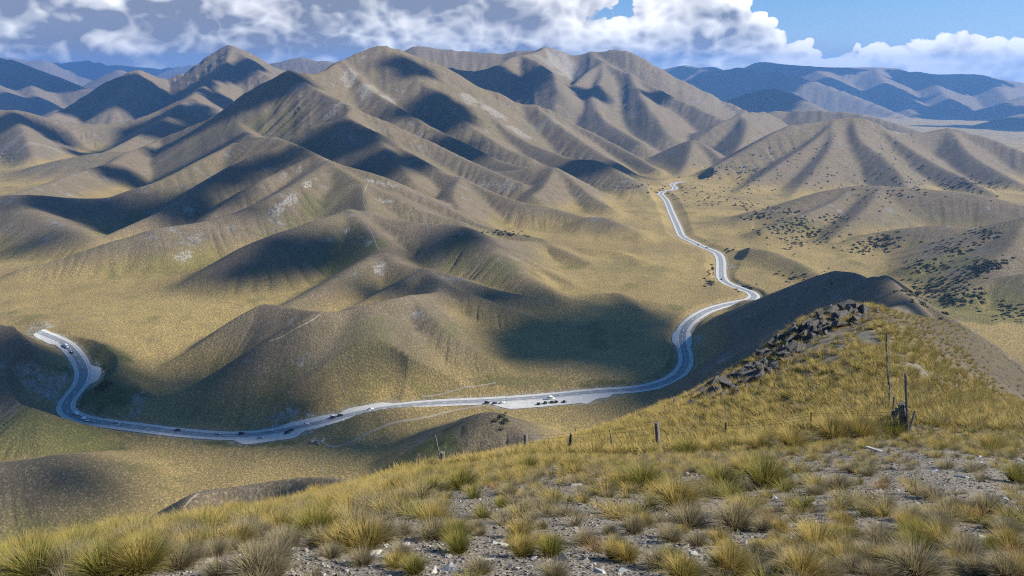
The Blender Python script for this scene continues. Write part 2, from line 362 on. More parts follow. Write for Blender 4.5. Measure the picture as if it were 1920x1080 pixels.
# grid: u = x/D across, D forward; dense where the picture looks
u_in = np.linspace(-0.80, 0.80, 1001)
u_l = -0.80 - np.cumsum(np.linspace(0.002, 0.03, 30)); u_r = -u_l
U = np.concatenate([u_l[::-1], u_in, u_r])
def geo(a, b, st): return list(np.exp(np.arange(math.log(a), math.log(b), st)))
DV = np.array(geo(0.7, 40, .024) + geo(40, 130, .014) + geo(130, 440, .012) + geo(440, 1250, .0036) + geo(1250, 2600, .0050) + geo(2600, 5000, .0085) + geo(5000, 18500, .018) + [18800.0])
NR, NC = len(DV), len(U)
DD, UU = np.meshgrid(DV, U, indexing='ij')
X, Y = UU * DD, DD.copy()

def rbf(pts, vals, q, kern):
    P = np.asarray(pts, float); V = np.asarray(vals, float); n = len(P)
    K = kern(np.sqrt(((P[:, None] - P[None]) ** 2).sum(-1)))
    A = np.zeros((n + 3, n + 3)); A[:n, :n] = K; A[:n, n] = 1; A[:n, n + 1:] = P; A[n, :n] = 1; A[n + 1:, :n] = P.T
    c = np.linalg.solve(A, np.concatenate([V, np.zeros(3)]))
    out = c[n] + c[n + 1] * q[0] + c[n + 2] * q[1]
    for i in range(n):
        out = out + c[i] * kern(np.sqrt((q[0] - P[i, 0]) ** 2 + (q[1] - P[i, 1]) ** 2))
    return out

fp = np.array([at_z(*f) for f in FLOOR])
i_f = DV > 200
H = np.full(X.shape, -600.0)
BASE = np.full(X.shape, -600.0)
BASE[i_f] = rbf(fp[:, :2] / 1000.0, fp[:, 2], (X[i_f] / 1000.0, np.minimum(Y[i_f], 9000) / 1000.0), lambda r: -r)
BASE = np.clip(BASE, -520, -205)
BASE[i_f] += 1.6 * fbm(X[i_f] / 70, Y[i_f] / 70, 3) * sstep(Y[i_f], 400, 900)
H[i_f] = BASE[i_f]
HILL = np.full(X.shape, -1, np.int16)
BESTZ = BASE.copy()
GUL = np.zeros(X.shape)

def ridge_field(R):
    C = catmull([unproj(*q) for q in R['p']], 4)
    Dm = C[:, 1].mean(); s = R['s'] * 1.1; r = R['r'] * .55 if 'r' in R else 0.0028 * Dm + 1.5; gl = R.get('gl', 1.0)
    reach = (C[:, 2].max() + 300) / s + 3 * r
    if Dm > 5000: reach = min(reach + 400, 3500)
    else: reach = min(reach, 1100)
    x0, x1, y0, y1 = C[:, 0].min() - reach, C[:, 0].max() + reach, C[:, 1].min() - reach, C[:, 1].max() + reach
    r0, r1 = np.searchsorted(DV, [max(y0, .7), y1])
    sub = np.zeros(X.shape, bool); sub[r0:r1] = (X[r0:r1] > x0) & (X[r0:r1] < x1)
    x, y = X[sub], Y[sub]
    best = np.full(x.shape, 1e18); cx = np.zeros_like(x); cy = np.zeros_like(x); cz = np.zeros_like(x); hb = np.full(x.shape, -1e9)
    for i in range(len(C) - 1):
        a, b = C[i], C[i + 1]
        e = b[:2] - a[:2]; L2 = (e ** 2).sum() + 1e-9
        t = np.clip(((x - a[0]) * e[0] + (y - a[1]) * e[1]) / L2, 0, 1)
        qx, qy, qz = a[0] + t * e[0], a[1] + t * e[1], a[2] + t * (b[2] - a[2])
        d = np.sqrt((x - qx) ** 2 + (y - qy) ** 2)
        hh = qz - s * (np.sqrt(d * d + r * r) - r)
        m = hh > hb
        hb[m] = hh[m]; cx[m] = qx[m]; cy[m] = qy[m]; cz[m] = qz[m]; best[m] = d[m]
    d = best
    # gullies run straight down the flank: the same value all along one fall line
    lam = 0.036 * min(Dm, 3000) + 8
    nx, ny = (x - cx) / (d + 1e-6), (y - cy) / (d + 1e-6)
    qx, qy = cx + nx * lam * 1.6, cy + ny * lam * 1.6
    wob = 0.25 * lam * fbm(x / (lam * 2), y / (lam * 2), 2)
    g = 1 - np.abs(fbm((qx + wob) / lam, (qy + wob) / lam, 2)) * 1.7
    g = np.clip(g, 0, 1) ** 2
    if 1150 < Dm < 6000:
        g2 = np.clip(1 - np.abs(pnoise((qx + wob) / (lam * .42) + 7, (qy + wob) / (lam * .42))) * 2.2, 0, 1) ** 2
        g = g + .22 * g2 * sstep(d, lam * .3, lam * 1.2)
    env = sstep(d, r * .5, lam * 1.6)
    amp = gl * lam * 0.075 * (0.25 + 1.1 * sstep(fbm(x / (lam * 5) + 3.7, y / (lam * 5), 2), -.35, .45))
    hb = hb - amp * g * env
    return sub, hb, d, g * env * gl, Dm

hill_meta = []
for i, R in enumerate(RIDGES):
    sub, hb, d, g, Dm = ridge_field(R)
    k = 0.0042 * np.minimum(Y[sub], 4500) + .8
    old = H[sub]
    H[sub] = smax(old, hb, k)
    win = hb > BESTZ[sub]
    bz = BESTZ[sub]; bz[win] = hb[win]; BESTZ[sub] = bz
    hl = HILL[sub]; hl[win] = i; HILL[sub] = hl
    gg = GUL[sub]; gg[win] = g[win]; GUL[sub] = gg
# concave feet: ease hills into the valley floor
kf = 0.010 * np.minimum(Y, 2500)
H = np.where(Y > 200, smax(H, BASE + 0.2, kf + 1), H)

# hilltop under the camera
npts, nval = [], []
for px, d, t in NEAR:
    u = (px - 960.0) / FPX / (1.0 / (CP + SP * t))      # py from T: yc = 1/(CP+SP*T)
    npts.append((u * 1.6, math.log(d))); nval.append(t)
i_n = DV < 640
Tn = rbf(npts, nval, (UU[i_n] * 1.6, np.log(np.maximum(DD[i_n], 2.2))), lambda r: r * r * np.log(r + 1e-9))
N = -Tn * np.maximum(DD[i_n], 2.2) 
N = N + np.where(DD[i_n] < 2.2, (2.2 - DD[i_n]) * .5, 0)
near_rough = 0.05 * fbm(X[i_n] / 1.1, Y[i_n] / 1.1, 3) + 0.016 * DD[i_n] ** 0.8 * fbm(X[i_n] / (1 + .14 * DD[i_n]), Y[i_n] / (1 + .14 * DD[i_n]), 2)
N = N + near_rough * sstep(DD[i_n], 3, 8)
HN = H[i_n]
nearwin = N > HN
H[i_n] = smax(HN, N, 0.03 * DD[i_n] + .2)
hl = HILL[i_n]; hl[nearwin] = 999; HILL[i_n] = hl
mh = (Y > 1500) & (Y < 5500)
lamh = 0.045 * Y[mh] + 20
rid = 1 - np.abs(fbm(X[mh] / lamh, Y[mh] / lamh * .8, 3, .55)) * 1.6
H[mh] += (rid - .6) * lamh * .055 * sstep(H[mh] - BASE[mh], 40, 200)
# general unevenness of the country
H += np.where(Y > 130, 1, 0) * (0.0016 * np.minimum(Y, 3000) * fbm(X / (0.06 * np.minimum(Y, 3000) + 10), Y / (0.06 * np.minimum(Y, 3000) + 10), 3, .4)) * sstep(Y, 130, 300)

def ray_hit(px, py, dmin=2.0):
    """where the line of sight through a photo pixel first meets the ground"""
    T, u = tan_u(px, py)
    j = np.clip(np.searchsorted(U, u) - 1, 0, NC - 2); f = (u - U[j]) / (U[j + 1] - U[j])
    h = H[:, j] * (1 - f) + H[:, j + 1] * f
    e = h + T * DV
    idx = np.nonzero((e >= 0) & (DV >= dmin))[0]
    if len(idx) == 0: return np.array((u * 3000, 3000, -T * 3000))
    i = idx[0]
    if i > 0 and e[i - 1] < 0:
        tt = -e[i - 1] / (e[i] - e[i - 1]); D = DV[i - 1] + tt * (DV[i] - DV[i - 1])
    else: D = DV[i]
    return np.array((u * D, D, -T * D))
def near_hit(px, py, far=95.0):
    """like ray_hit, but what stands on the hilltop stays on its brow even where the line of sight just clears it"""
    p = ray_hit(px, py)
    if p[1] < far: return p
    T, u = tan_u(px, py)
    j = int(np.clip(np.searchsorted(U, u) - 1, 0, NC - 2)); m = (DV > 5) & (DV < 66)
    i = np.nonzero(m)[0][np.argmin((-H[m, j] / DV[m]))]
    return np.array((u * DV[i], DV[i], H[i, j]))
def ground_z(x, y):
    D = max(y, 0.75); u = x / D
    i = int(np.clip(np.searchsorted(DV, D) - 1, 0, NR - 2)); j = int(np.clip(np.searchsorted(U, u) - 1, 0, NC - 2))
    a = (D - DV[i]) / (DV[i + 1] - DV[i]); b = (u - U[j]) / (U[j + 1] - U[j])
    return float((H[i, j] * (1 - b) + H[i, j + 1] * b) * (1 - a) + (H[i + 1, j] * (1 - b) + H[i + 1, j + 1] * b) * a)
# ------------------------------------------------------------------ road bed
ROAD = [(72,622,-221),(99.6,633,-226),(120,642,-229.5),(136,658,-233),(149,676,-236),(157,694,-239),(158,707,-241),(149,725,-244),(136,741,-247),(123,752,-249),(119,761.5,-250.5),
 (126,774.5,-252.5),(144,783.5,-254),(175,790,-255.5),(221.5,796.5,-257),(273,803,-258.5),(325,809.5,-260),(367,813.5,-261.5),(417,817,-263),(458,816.5,-263),(508,811,-262.5),
 (558,801,-262),(617,788,-261.5),(660,776.5,-261),(710,767,-260),(760,760.5,-259),(827,755,-258),(877,753,-257.5),(910,751.5,-257),(977,747.5,-256),(1043,742,-255),(1110,735,-253.5),
 (1177,731,-252.5),(1192,730,-252),(1228,723,-251),(1255,714,-250.5),(1274,700,-250),(1286,683,-249),(1285,664,-248),(1280,644.5,-247),(1280,625,-246.5),(1286,611,-246),(1300.6,597.5,-246),
 (1325,583,-246),(1356,573,-246.8),(1385,567,-247.5),(1406,563,-248),(1415,556.6,-248.5),(1408,548,-249),(1385,540,-249.7),(1363,531,-250.5),(1353.6,521,-251.5),(1352,508,-253),(1351.6,488.5,-256),
 (1344,474,-258),(1320,464,-260),(1296,452,-262),(1279,443,-263.5),(1270,423.5,-267),(1259,399,-271.5),(1250.5,378,-275.5),(1242,367,-278),(1238.5,363,-279),(1246,358.5,-279.5),(1264,355.6,-280),
 (1265,351,-281),(1260,346,-282.5),(1272,342,-284),(1284,341,-285),(1310,338.5,-286)]
# extra gravel (metres) on the left / right of the carriageway at some places: (pixel, left, right, half length m)
LAYBY = [((140,738), 6, 0, 14), ((500,813), 0, 8, 26), ((690,769), 5, 0, 22), ((1015,745), 0, 11, 46), ((590,793), 4, 2, 25), ((100,633), 0, 3, 12), ((1110,735), 0, 6, 16), ((1283,650), 3, 2, 20)]
rc = catmull([at_z(*q) for q in ROAD], 6)
# even spacing
seg = np.linalg.norm(np.diff(rc[:, :2], axis=0), axis=1); S0 = np.concatenate([[0], np.cumsum(seg)])
SS = np.arange(0, S0[-1], 3.0)
RC = np.stack([np.interp(SS, S0, rc[:, k]) for k in range(3)], 1)
ker = np.hanning(15); ker /= ker.sum()
for k in range(3):
    RC[:, k] = np.convolve(np.pad(RC[:, k], 7, mode='reflect', reflect_type='odd'), ker, mode='valid')
tang = np.gradient(RC[:, :2], axis=0); tang /= np.linalg.norm(tang, axis=1)[:, None]
NORM = np.stack([-tang[:, 1], tang[:, 0]], 1)           # left of travel
WL, WR = np.full(len(SS), 6.6), np.full(len(SS), 6.6)
for (pp, l, r_, hl_) in LAYBY:
    q = at_z(pp[0], pp[1], -255 if pp[0] > 110 else -226)
    i0 = np.argmin(((RC[:, :2] - q[:2]) ** 2).sum(1))
    wgt = 1 - sstep(np.abs(SS - SS[i0]), hl_ * .55, hl_)
    WL += l * wgt; WR += r_ * wgt
WL += 0.5 * fbm(SS / 9.0, SS * 0 + 3, 2); WR += 0.5 * fbm(SS / 9.0, SS * 0 + 8, 2)

ROADD = np.full(X.shape, 999.0); ROADZ = np.zeros(X.shape)
r0, r1 = np.searchsorted(DV, [440, 2250])
cand = np.zeros(X.shape, bool)
for i in range(0, len(RC), 12):
    cand[r0:r1] |= (np.abs(X[r0:r1] - RC[i, 0]) < 75) & (np.abs(Y[r0:r1] - RC[i, 1]) < 75)
xq, yq = X[cand], Y[cand]
bd, bz, br = np.full(xq.shape, 1e9), np.zeros(xq.shape), np.full(xq.shape, 1e9)
for i in range(len(RC) - 1):
    a, b = RC[i], RC[i + 1]
    m = (np.abs(xq - a[0]) < 60) & (np.abs(yq - a[1]) < 60)
    if not m.any(): continue
    ex, ey = b[0] - a[0], b[1] - a[1]; L2 = ex * ex + ey * ey
    t = np.clip(((xq[m] - a[0]) * ex + (yq[m] - a[1]) * ey) / L2, 0, 1)
    rx, ry = xq[m] - a[0] - t * ex, yq[m] - a[1] - t * ey
    d = np.sqrt(rx * rx + ry * ry)
    rr_ = br[m]; zz = bz[m]; w_ = d < rr_
    rr_[w_] = d[w_]; zz[w_] = (a[2] + t * (b[2] - a[2]))[w_]; br[m] = rr_; bz[m] = zz
    d = np.maximum(d - np.where(ex * ry - ey * rx > 0, WL[i], WR[i]), 0)
    bd[m] = np.minimum(bd[m], d)
ROADD[cand] = bd; ROADZ[cand] = bz
near_r = ROADD < 60
dz_ = H[near_r] - ROADZ[near_r]
# cut banks: about 1:1 above the road, gentler fill below it
up = np.minimum(dz_, (0.75 - .45 * sstep(Y[near_r], 820, 950)) * np.maximum(ROADD[near_r] - 2.5, 0) + 60 * sstep(ROADD[near_r], 8, 60) ** 2)
dn = np.maximum(dz_, -0.55 * np.maximum(ROADD[near_r] - 2.0, 0))
CUT = np.zeros(X.shape); CUT[near_r] = np.clip((dz_ - up) / 2.5, 0, 1)
H[near_r] = ROADZ[near_r] + np.where(dz_ > 0, up, dn) - 0.35 * (1 - sstep(ROADD[near_r], 0.3, 3.0))

# ------------------------------------------------------------------ surface cover (what grows or lies where)
GREEN = np.zeros(X.shape); BARE = np.zeros(X.shape); GRAVEL = np.zeros(X.shape); UPL = np.zeros(X.shape)
tanT = -H / DD
VV = (SP - tanT * CP) / (CP + tanT * SP)
def blob(arr, px, py, rx, ry, amt=1.0, rot=0.0, nz=0.6):
    c = ray_hit(px, py)
    x, y = X - c[0], Y - c[1]
    m = (np.abs(x) < 2.2 * max(rx, ry)) & (np.abs(y) < 2.2 * max(rx, ry))
    x, y = x[m], y[m]
    cr, sr = math.cos(rot), math.sin(rot)
    d = np.sqrt(((x * cr + y * sr) / rx) ** 2 + ((-x * sr + y * cr) / ry) ** 2)
    d = d + nz * fbm(X[m] / (min(rx, ry) * .8), Y[m] / (min(rx, ry) * .8), 3)
    a = arr[m]; arr[m] = np.maximum(a, amt * (1 - sstep(d, 0.75, 1.1)))
# upland: browner, greyer tussock on the crests and higher flanks
rel = H - BASE
UPL = sstep(rel + 9 * fbm(X / 120, Y / 120, 3), 1, 30) * (Y > 250)
GREEN = 0.55 * sstep(GUL, .5, 1.1) * (Y > 300) * (1 - sstep(Y, 1500, 2600))
GREEN = np.maximum(GREEN, 0.55 * sstep(fbm(X / 55 + 9, Y / 55, 3), .28, .6) * (1 - sstep(rel, 15, 50)) * (Y > 300))
for q in [(795,842,26,12,1.0),(820,850,16,8,1.0),(190,690,30,26,.8),(205,720,28,18,.9),(120,800,45,22,.8),(60,815,50,20,.7),(465,833,38,7,1.0),(975,715,40,9,.6),(1130,722,18,6,.8),
          (660,470,38,42,.8),(640,500,30,30,.7),(940,500,30,30,.5),(860,480,22,40,.6),(690,640,22,40,.35),(1750,500,60,40,.6),(1850,590,60,35,.7),(1800,570,60,30,.6),(1480,415,70,20,.5),(1540,430,60,22,.4),
          (590,385,22,30,.6),(250,515,40,20,.35),(900,430,50,30,.3),(1180,505,60,30,.3)]:
    blob(GREEN, *q)
for q in [(575,345,7,13,1),(545,375,9,14,1),(525,390,7,12,1),(515,398,5,10,.9),(355,395,9,9,.7),(340,482,9,10,1),(350,478,5,10,.8),(713,503,7,14,1),(650,433,4,7,.9),(690,455,3,8,.9),(866,440,3,4,.9),
          (720,378,14,5,.9),(700,340,18,5,.8),(665,350,10,4,.7),(725,345,18,5,.8),(500,315,8,8,.6),(530,330,5,14,.7),(560,318,5,12,.6),(560,160,26,18,.7),(635,195,28,10,.8),(620,215,20,14,.7),
          (905,350,16,14,.8),(950,350,20,22,.7),(930,345,10,10,.6),(655,145,22,60,.7),(690,165,26,70,.75),(725,185,26,55,.7),(880,185,26,60,.75),(925,210,36,55,.8),(975,250,36,40,.75),(1050,120,90,170,.9),(1025,115,60,60,.6),
          (1075,140,50,120,.5),(1030,230,50,50,.35),(85,725,11,13,.95),(58,708,7,11,.8),(112,738,10,10,.95),(120,712,6,10,.9),
          (260,750,5,16,.75),(255,775,4,10,.6),(75,612,16,9,.7),(385,205,120,60,.45),(290,185,60,50,.4),(20,270,20,90,.5),(50,270,14,80,.5),(100,280,14,90,.4),
          (1676,247,20,10,.7),(1695,250,18,8,.7),(1787,259,10,8,.8),(1250,605,3,3,.8)]:
    blob(BARE, *q)
cutzone = np.zeros(X.shape)
for q in [(75,722,17,18),(112,735,12,14),(560,793,34,14),(1395,535,40,16),(1360,500,12,26),(1300,640,8,16)]:
    blob(cutzone, *q, nz=.3)
BARE = np.maximum(BARE, CUT * cutzone * (1 - sstep(ROADD, 10, 20)) * sstep(fbm(X / 6, Y / 6, 2), -.35, .15))
BARE = np.maximum(BARE, 0.7 * (1 - sstep(ROADD, 1.0, 4.5)))
# near hilltop: stony ground with gravel lanes
mn = Y < 135
GRAVEL[mn] = .9 * sstep(fbm(X[mn] / 2.6, Y[mn] / 2.6, 4) + .10 * sstep(X[mn] / Y[mn], -.42, -.12) * (1 - sstep(Y[mn], 9, 17)), -.25, .25) * (1 - sstep(Y[mn], 14, 40)) * sstep(X[mn] / Y[mn], -.55, -.30)
for q in [(1720,870,5.2,4.0,1.0),(1640,850,3.0,2.0,1.0),(1800,900,2.6,1.6,1.0),(1700,930,1.6,1.2,.9),(960,1040,2.6,1.8,1),(700,1040,2.2,1.4,.9),(1050,990,1.6,1.2,.8),(1600,985,1.6,1.0,.8),(1090,905,2.0,2.0,.6),(1750,700,3,3,.6),(1690,668,1.2,1.6,.8),(1480,690,3.5,4,.5),(1550,640,5,5,.6),(1470,650,4,6,.5)]:
    blob(GRAVEL, *q, nz=.5)
GRAVEL[mn] = np.maximum(GRAVEL[mn], 0.9 * sstep(X[mn] - 0.62 * Y[mn] - 4 * fbm(X[mn] / 9, Y[mn] / 9, 2), 0, 8) * sstep(Y[mn], 40, 60))
SCREE = np.zeros(X.shape)
SCREE[Y < 230] = (sstep(X - 0.50 * Y - 5 * fbm(X / 9, Y / 9, 2), -4, 7) * sstep(Y, 46, 66))[Y < 230]

# ------------------------------------------------------------------ terrain material
def principled(name):
    m = bpy.data.materials.new(name); m.use_nodes = True
    t = NT(m.node_tree)
    b = t.node('ShaderNodeBsdfPrincipled'); o = t.node('ShaderNodeOutputMaterial')
    t.l.new(b.outputs[0], o.inputs[0])
    b.inputs['Roughness'].default_value = 0.95
    b.inputs['Specular IOR Level'].default_value = 0.15
    return m, t, b
def ground_material(near_too):
    m, t, b = principled('stony_hilltop' if near_too else 'tussock_country')
    at = t.node('ShaderNodeAttribute', attribute_name='cover'); sp = t.node('ShaderNodeSeparateColor', ins={0: at.outputs[0]})
    grn, bare, grav = sp.outputs[0], sp.outputs[1], sp.outputs[2]
    up = t.node('ShaderNodeAttribute', attribute_name='upland').outputs['Fac']
    P = t.node('ShaderNodeNewGeometry').outputs['Position']
    n_big = t.noise(P, 0.011, 4, .55)
    n_mid = t.noise(P, 0.07, 4, .6)
    n_tus = t.noise(P, 0.62, 5, .70)
    n_fin = t.noise(P, 2.3, 3, .65)
    gold = t.mix(t.ramp(n_big, .38, .62), (.350, .258, .098), (.275, .206, .082))
    brown = t.mix(t.ramp(n_mid, .35, .65), (.140, .114, .084), (.190, .154, .110))
    brown = t.mix(t.math('MULTIPLY', t.ramp(t.noise(P, .0065, 4, .6), .47, .6), .4), brown, (.122, .112, .062))
    c = t.mix(t.math('MULTIPLY', up, .90), gold, brown)
    c = t.mix(t.math('MULTIPLY', t.ramp(n_mid, .5, .7), .35), c, (.165, .125, .090))
    c = t.mix(t.math('MULTIPLY', grn, t.ramp(n_mid, .25, .6, .5, 1)), c, (.098, .112, .028))
    tus = t.ramp(n_tus, .36, .62)
    c = t.mix(t.math('MULTIPLY', t.math('SUBTRACT', 1.0, tus), .54), c, (.060, .048, .030))
    c = t.mix(t.math('MULTIPLY', t.ramp(n_fin, .5, .75), .25), c, (.34, .25, .12))
    clay = t.mix(t.ramp(t.noise(P, .35, 5, .7), .35, .65), (.20, .185, .16), (.37, .35, .315))
    bm = t.math('MULTIPLY', bare, t.ramp(t.noise(P, .22, 5, .72), .40, .56))
    c = t.mix(bm, c, clay)
    rk = t.math('MULTIPLY', t.ramp(t.noise(P, .028, 6, .68), .555, .66), t.ramp(up, .6, 1.0))
    c = t.mix(t.math('MULTIPLY', rk, .65), c, t.mix(t.ramp(t.noise(P, .09, 4, .7), .4, .6), (.085, .080, .078), (.24, .23, .215)))
    near = 0.0
    if near_too:
        # stony soil of the hilltop
        s1 = t.noise(P, 9.0, 5, .7); s2 = t.node('ShaderNodeTexVoronoi', ins={'Vector': P, 'Scale': 26.0})
        st = t.mix(t.ramp(s1, .35, .68), (.105, .088, .070), (.235, .205, .168))
        st = t.mix(t.math('MULTIPLY', t.ramp(s2.outputs[0], .28, .12), .75), st, t.mix(t.ramp(s2.outputs[1], .3, .9), (.14, .128, .112), (.30, .28, .25)))
        lich = t.ramp(t.noise(P, 1.3, 4, .6), .56, .68)
        st = t.mix(t.math('MULTIPLY', lich, .45), st, (.150, .165, .115))
        fib = t.node('ShaderNodeMapping', ins={'Vector': P, 'Rotation': (0.0, 0.0, 0.5), 'Scale': (1.0, 4.0, 2.0)})
        soil = t.mix(t.ramp(n_fin, .4, .65), (.105, .080, .048), (.165, .130, .078))
        soil = t.mix(t.math('MULTIPLY', t.ramp(t.noise(fib.outputs[0], 14.0, 4, .7), .50, .66), .7), soil, (.30, .25, .155))
        st = t.mix(t.math('MULTIPLY', t.ramp(t.noise(fib.outputs[0], 11.0, 4, .7), .54, .68), .55), st, (.27, .225, .145))
        near = t.node('ShaderNodeAttribute', attribute_name='near').outputs['Fac']
        hill = t.mix(t.ramp(t.math('ADD', grav, t.math('MULTIPLY', t.math('SUBTRACT', n_fin, .5), .8)), .3, .62), soil, st)
        c = t.mix(near, c, hill)
        scr = t.node('ShaderNodeAttribute', attribute_name='scree').outputs['Fac']
        sc_c = t.mix(t.ramp(t.noise(P, 1.6, 5, .7), .38, .62), (.042, .034, .022), (.100, .082, .050))  # dark scree, its colour lowered further to stand for shade on this slope
        c = t.mix(scr, c, sc_c)
    t.put(b.inputs['Base Color'], c)
    # relief of the tussocks and stones
    hgt = t.math('MULTIPLY', tus, .75)
    if near_too:
        hgt = t.math('ADD', t.math('MULTIPLY', hgt, t.math('SUBTRACT', 1.0, near)), t.math('MULTIPLY', t.math('ADD', s1, t.math('MULTIPLY', s2.outputs[0], -.5)), t.math('MULTIPLY', near, .05)))
    else:
        hgt = t.math('ADD', hgt, t.math('MULTIPLY', t.math('MULTIPLY', bare, t.noise(P, .2, 4, .65)), 2.0))
    bp = t.node('ShaderNodeBump', ins={'Strength': .8, 'Distance': 1.0, 'Height': hgt})
    t.put(b.inputs['Normal'], bp.outputs[0])
    return m
M_GROUND, M_HILLTOP = ground_material(False), ground_material(True)

# ------------------------------------------------------------------ ground sheets (one surface, parted hill by hill)
FARN = [i for i, R in enumerate(RIDGES)]
def mass(i):
    p = RIDGES[i]['p']; D = np.mean([q[1 + 1] for q in p]); px = np.mean([q[0] for q in p])
    return D, px
NAMES = ['valley_floor', 'hilltop', 'far_range', 'blue_peak', 'mountain', 'left_hills', 'right_hills', 'central_hill', 'dark_ridge']
mid = np.zeros(len(RIDGES), int)
for i in range(len(RIDGES)):
    D, px = mass(i)
    if D > 5000: mid[i] = 2
    elif px < 480 and D > 1900: mid[i] = 3
    elif px > 1280 and D > 780: mid[i] = 6
    elif px > 1280: mid[i] = 8
    elif D > 1250: mid[i] = 4
    elif 250 < px < 1100 and 500 < D < 690: mid[i] = 7
    else: mid[i] = 5
full = np.where(HILL == 999, 1, np.where(HILL < 0, 0, mid[np.clip(HILL, 0, len(RIDGES) - 1)]))
full = np.where(Y < 232, 1, full)
full = np.where((H - BASE < 3.0) & (HILL != 999) & (Y > 440), 0, full)
NEARA = (1 - sstep(Y, 150, 230)) * ((HILL == 999) | (HILL == SPINE) | (X > .45 * Y))
for _ in range(2):
    NEARA[1:-1, 1:-1] = (NEARA[1:-1, 1:-1] * 2 + NEARA[2:, 1:-1] + NEARA[:-2, 1:-1] + NEARA[1:-1, 2:] + NEARA[1:-1, :-2]) / 6
P3 = np.stack([X, Y, H], -1)
gu = np.empty_like(P3); gv = np.empty_like(P3)
gu[:, 1:-1] = P3[:, 2:] - P3[:, :-2]; gu[:, 0] = P3[:, 1] - P3[:, 0]; gu[:, -1] = P3[:, -1] - P3[:, -2]
gv[1:-1] = P3[2:] - P3[:-2]; gv[0] = P3[1] - P3[0]; gv[-1] = P3[-1] - P3[-2]
NRM = np.cross(gu, gv); NRM /= np.linalg.norm(NRM, axis=-1, keepdims=True)
idx = np.arange(NR * NC).reshape(NR, NC)
F = np.stack([idx[:-1, :-1], idx[:-1, 1:], idx[1:, 1:], idx[1:, :-1]], -1).reshape(-1, 4)
fm = full[:-1, :-1].reshape(-1)
Vf = P3.reshape(-1, 3); Nf = NRM.reshape(-1, 3)
COV = np.stack([GREEN, BARE, GRAVEL, np.ones_like(GREEN)], -1).reshape(-1, 4)
for k, nm in enumerate(NAMES):
    f = F[fm == k]
    if len(f) == 0: continue
    used, inv = np.unique(f, return_inverse=True)
    inv = inv.reshape(-1)
    me = bpy.data.meshes.new(nm)
    me.vertices.add(len(used)); me.vertices.foreach_set('co', Vf[used].ravel().astype(np.float32))
    me.loops.add(len(inv)); me.loops.foreach_set('vertex_index', inv.astype(np.int32))
    me.polygons.add(len(f)); me.polygons.foreach_set('loop_start', np.arange(0, len(inv), 4, dtype=np.int32))
    me.update()
    me.shade_smooth()
    ca = me.attributes.new('cover', 'FLOAT_COLOR', 'POINT'); ca.data.foreach_set('color', COV[used].ravel().astype(np.float32))
    for an, arr in (('upland', UPL), ('near', NEARA), ('scree', SCREE)):
        a = me.attributes.new(an, 'FLOAT', 'POINT'); a.data.foreach_set('value', arr.reshape(-1)[used].astype(np.float32))
    try:
        cn = me.attributes.new('custom_normal', 'FLOAT_VECTOR', 'POINT'); cn.data.foreach_set('vector', Nf[used].ravel().astype(np.float32))
    except Exception as e: print('normals', e)
    me.materials.append(M_HILLTOP if nm == 'hilltop' else M_GROUND)
    me.update()
    o = bpy.data.objects.new(nm, me); COL.objects.link(o); tag(o, kind='structure')

# ------------------------------------------------------------------ road
def simple_mat(name, col, rough=.8, noise=None, metal=0.0, spec=.3):
    m, t, b = principled(name)
    b.inputs['Roughness'].default_value = rough; b.inputs['Metallic'].default_value = metal; b.inputs['Specular IOR Level'].default_value = spec
    if noise:
        sc, c2, det = noise
        P = t.node('ShaderNodeTexCoord').outputs['Object']
        t.put(b.inputs['Base Color'], t.mix(t.ramp(t.noise(P, sc, det, .65), .35, .65), col, c2))
    else: b.inputs['Base Color'].default_value = tuple(col) + (1,)
    return m
M_ASPH = simple_mat('asphalt', (.165, .170, .175), .85, (.25, (.210, .215, .220), 4))
M_GRAV = simple_mat('road_gravel', (.36, .345, .32), .95, (.4, (.45, .435, .41), 5))
M_PAINT = simple_mat('road_paint', (.78, .78, .76), .6)
M_DIRT = simple_mat('path_dirt', (.25, .215, .16), .95, (.7, (.20, .165, .115), 4))
def strip(name, C, L, Rr, mat, dz, parent=None):
    """a sheet along the road between offsets L (left) and Rr (right)"""
    L = np.broadcast_to(L, len(C)); Rr = np.broadcast_to(Rr, len(C))
    vs, fs = [], []
    for i in range(len(C)):
        n = np.array((NORM_[i][0], NORM_[i][1], 0))
        vs.append(C[i] + n * L[i] + (0, 0, dz)); vs.append(C[i] + n * Rr[i] + (0, 0, dz))
    for i in range(len(C) - 1): fs.append((2 * i + 1, 2 * i + 3, 2 * i + 2, 2 * i))
    return mesh_obj(name, vs, fs, mat, parent)
NORM_ = NORM
road = strip('road', RC, 4.1, -4.1, M_ASPH, .06); tag(road, kind='structure')
gs = strip('gravel_shoulder', RC, WL, -WR, M_GRAV, .0); tag(gs, kind='structure')
el = strip('edge_line', RC, 3.72, 3.38, M_PAINT, .075, road)
er = strip('edge_line', RC, -3.38, -3.72, M_PAINT, .075, road)
vs, fs = [], []
for i in range(0, len(RC) - 2, 4):
    a, b = RC[i], RC[i + 1]
    n = np.array((NORM[i][0], NORM[i][1], 0)); k = len(vs)
    vs += [a + n * .13 + (0, 0, .075), a - n * .13 + (0, 0, .075), b - n * .13 + (0, 0, .075), b + n * .13 + (0, 0, .075)]; fs.append((k, k + 1, k + 2, k + 3))
mesh_obj('centre_line', vs, fs, M_PAINT, road)

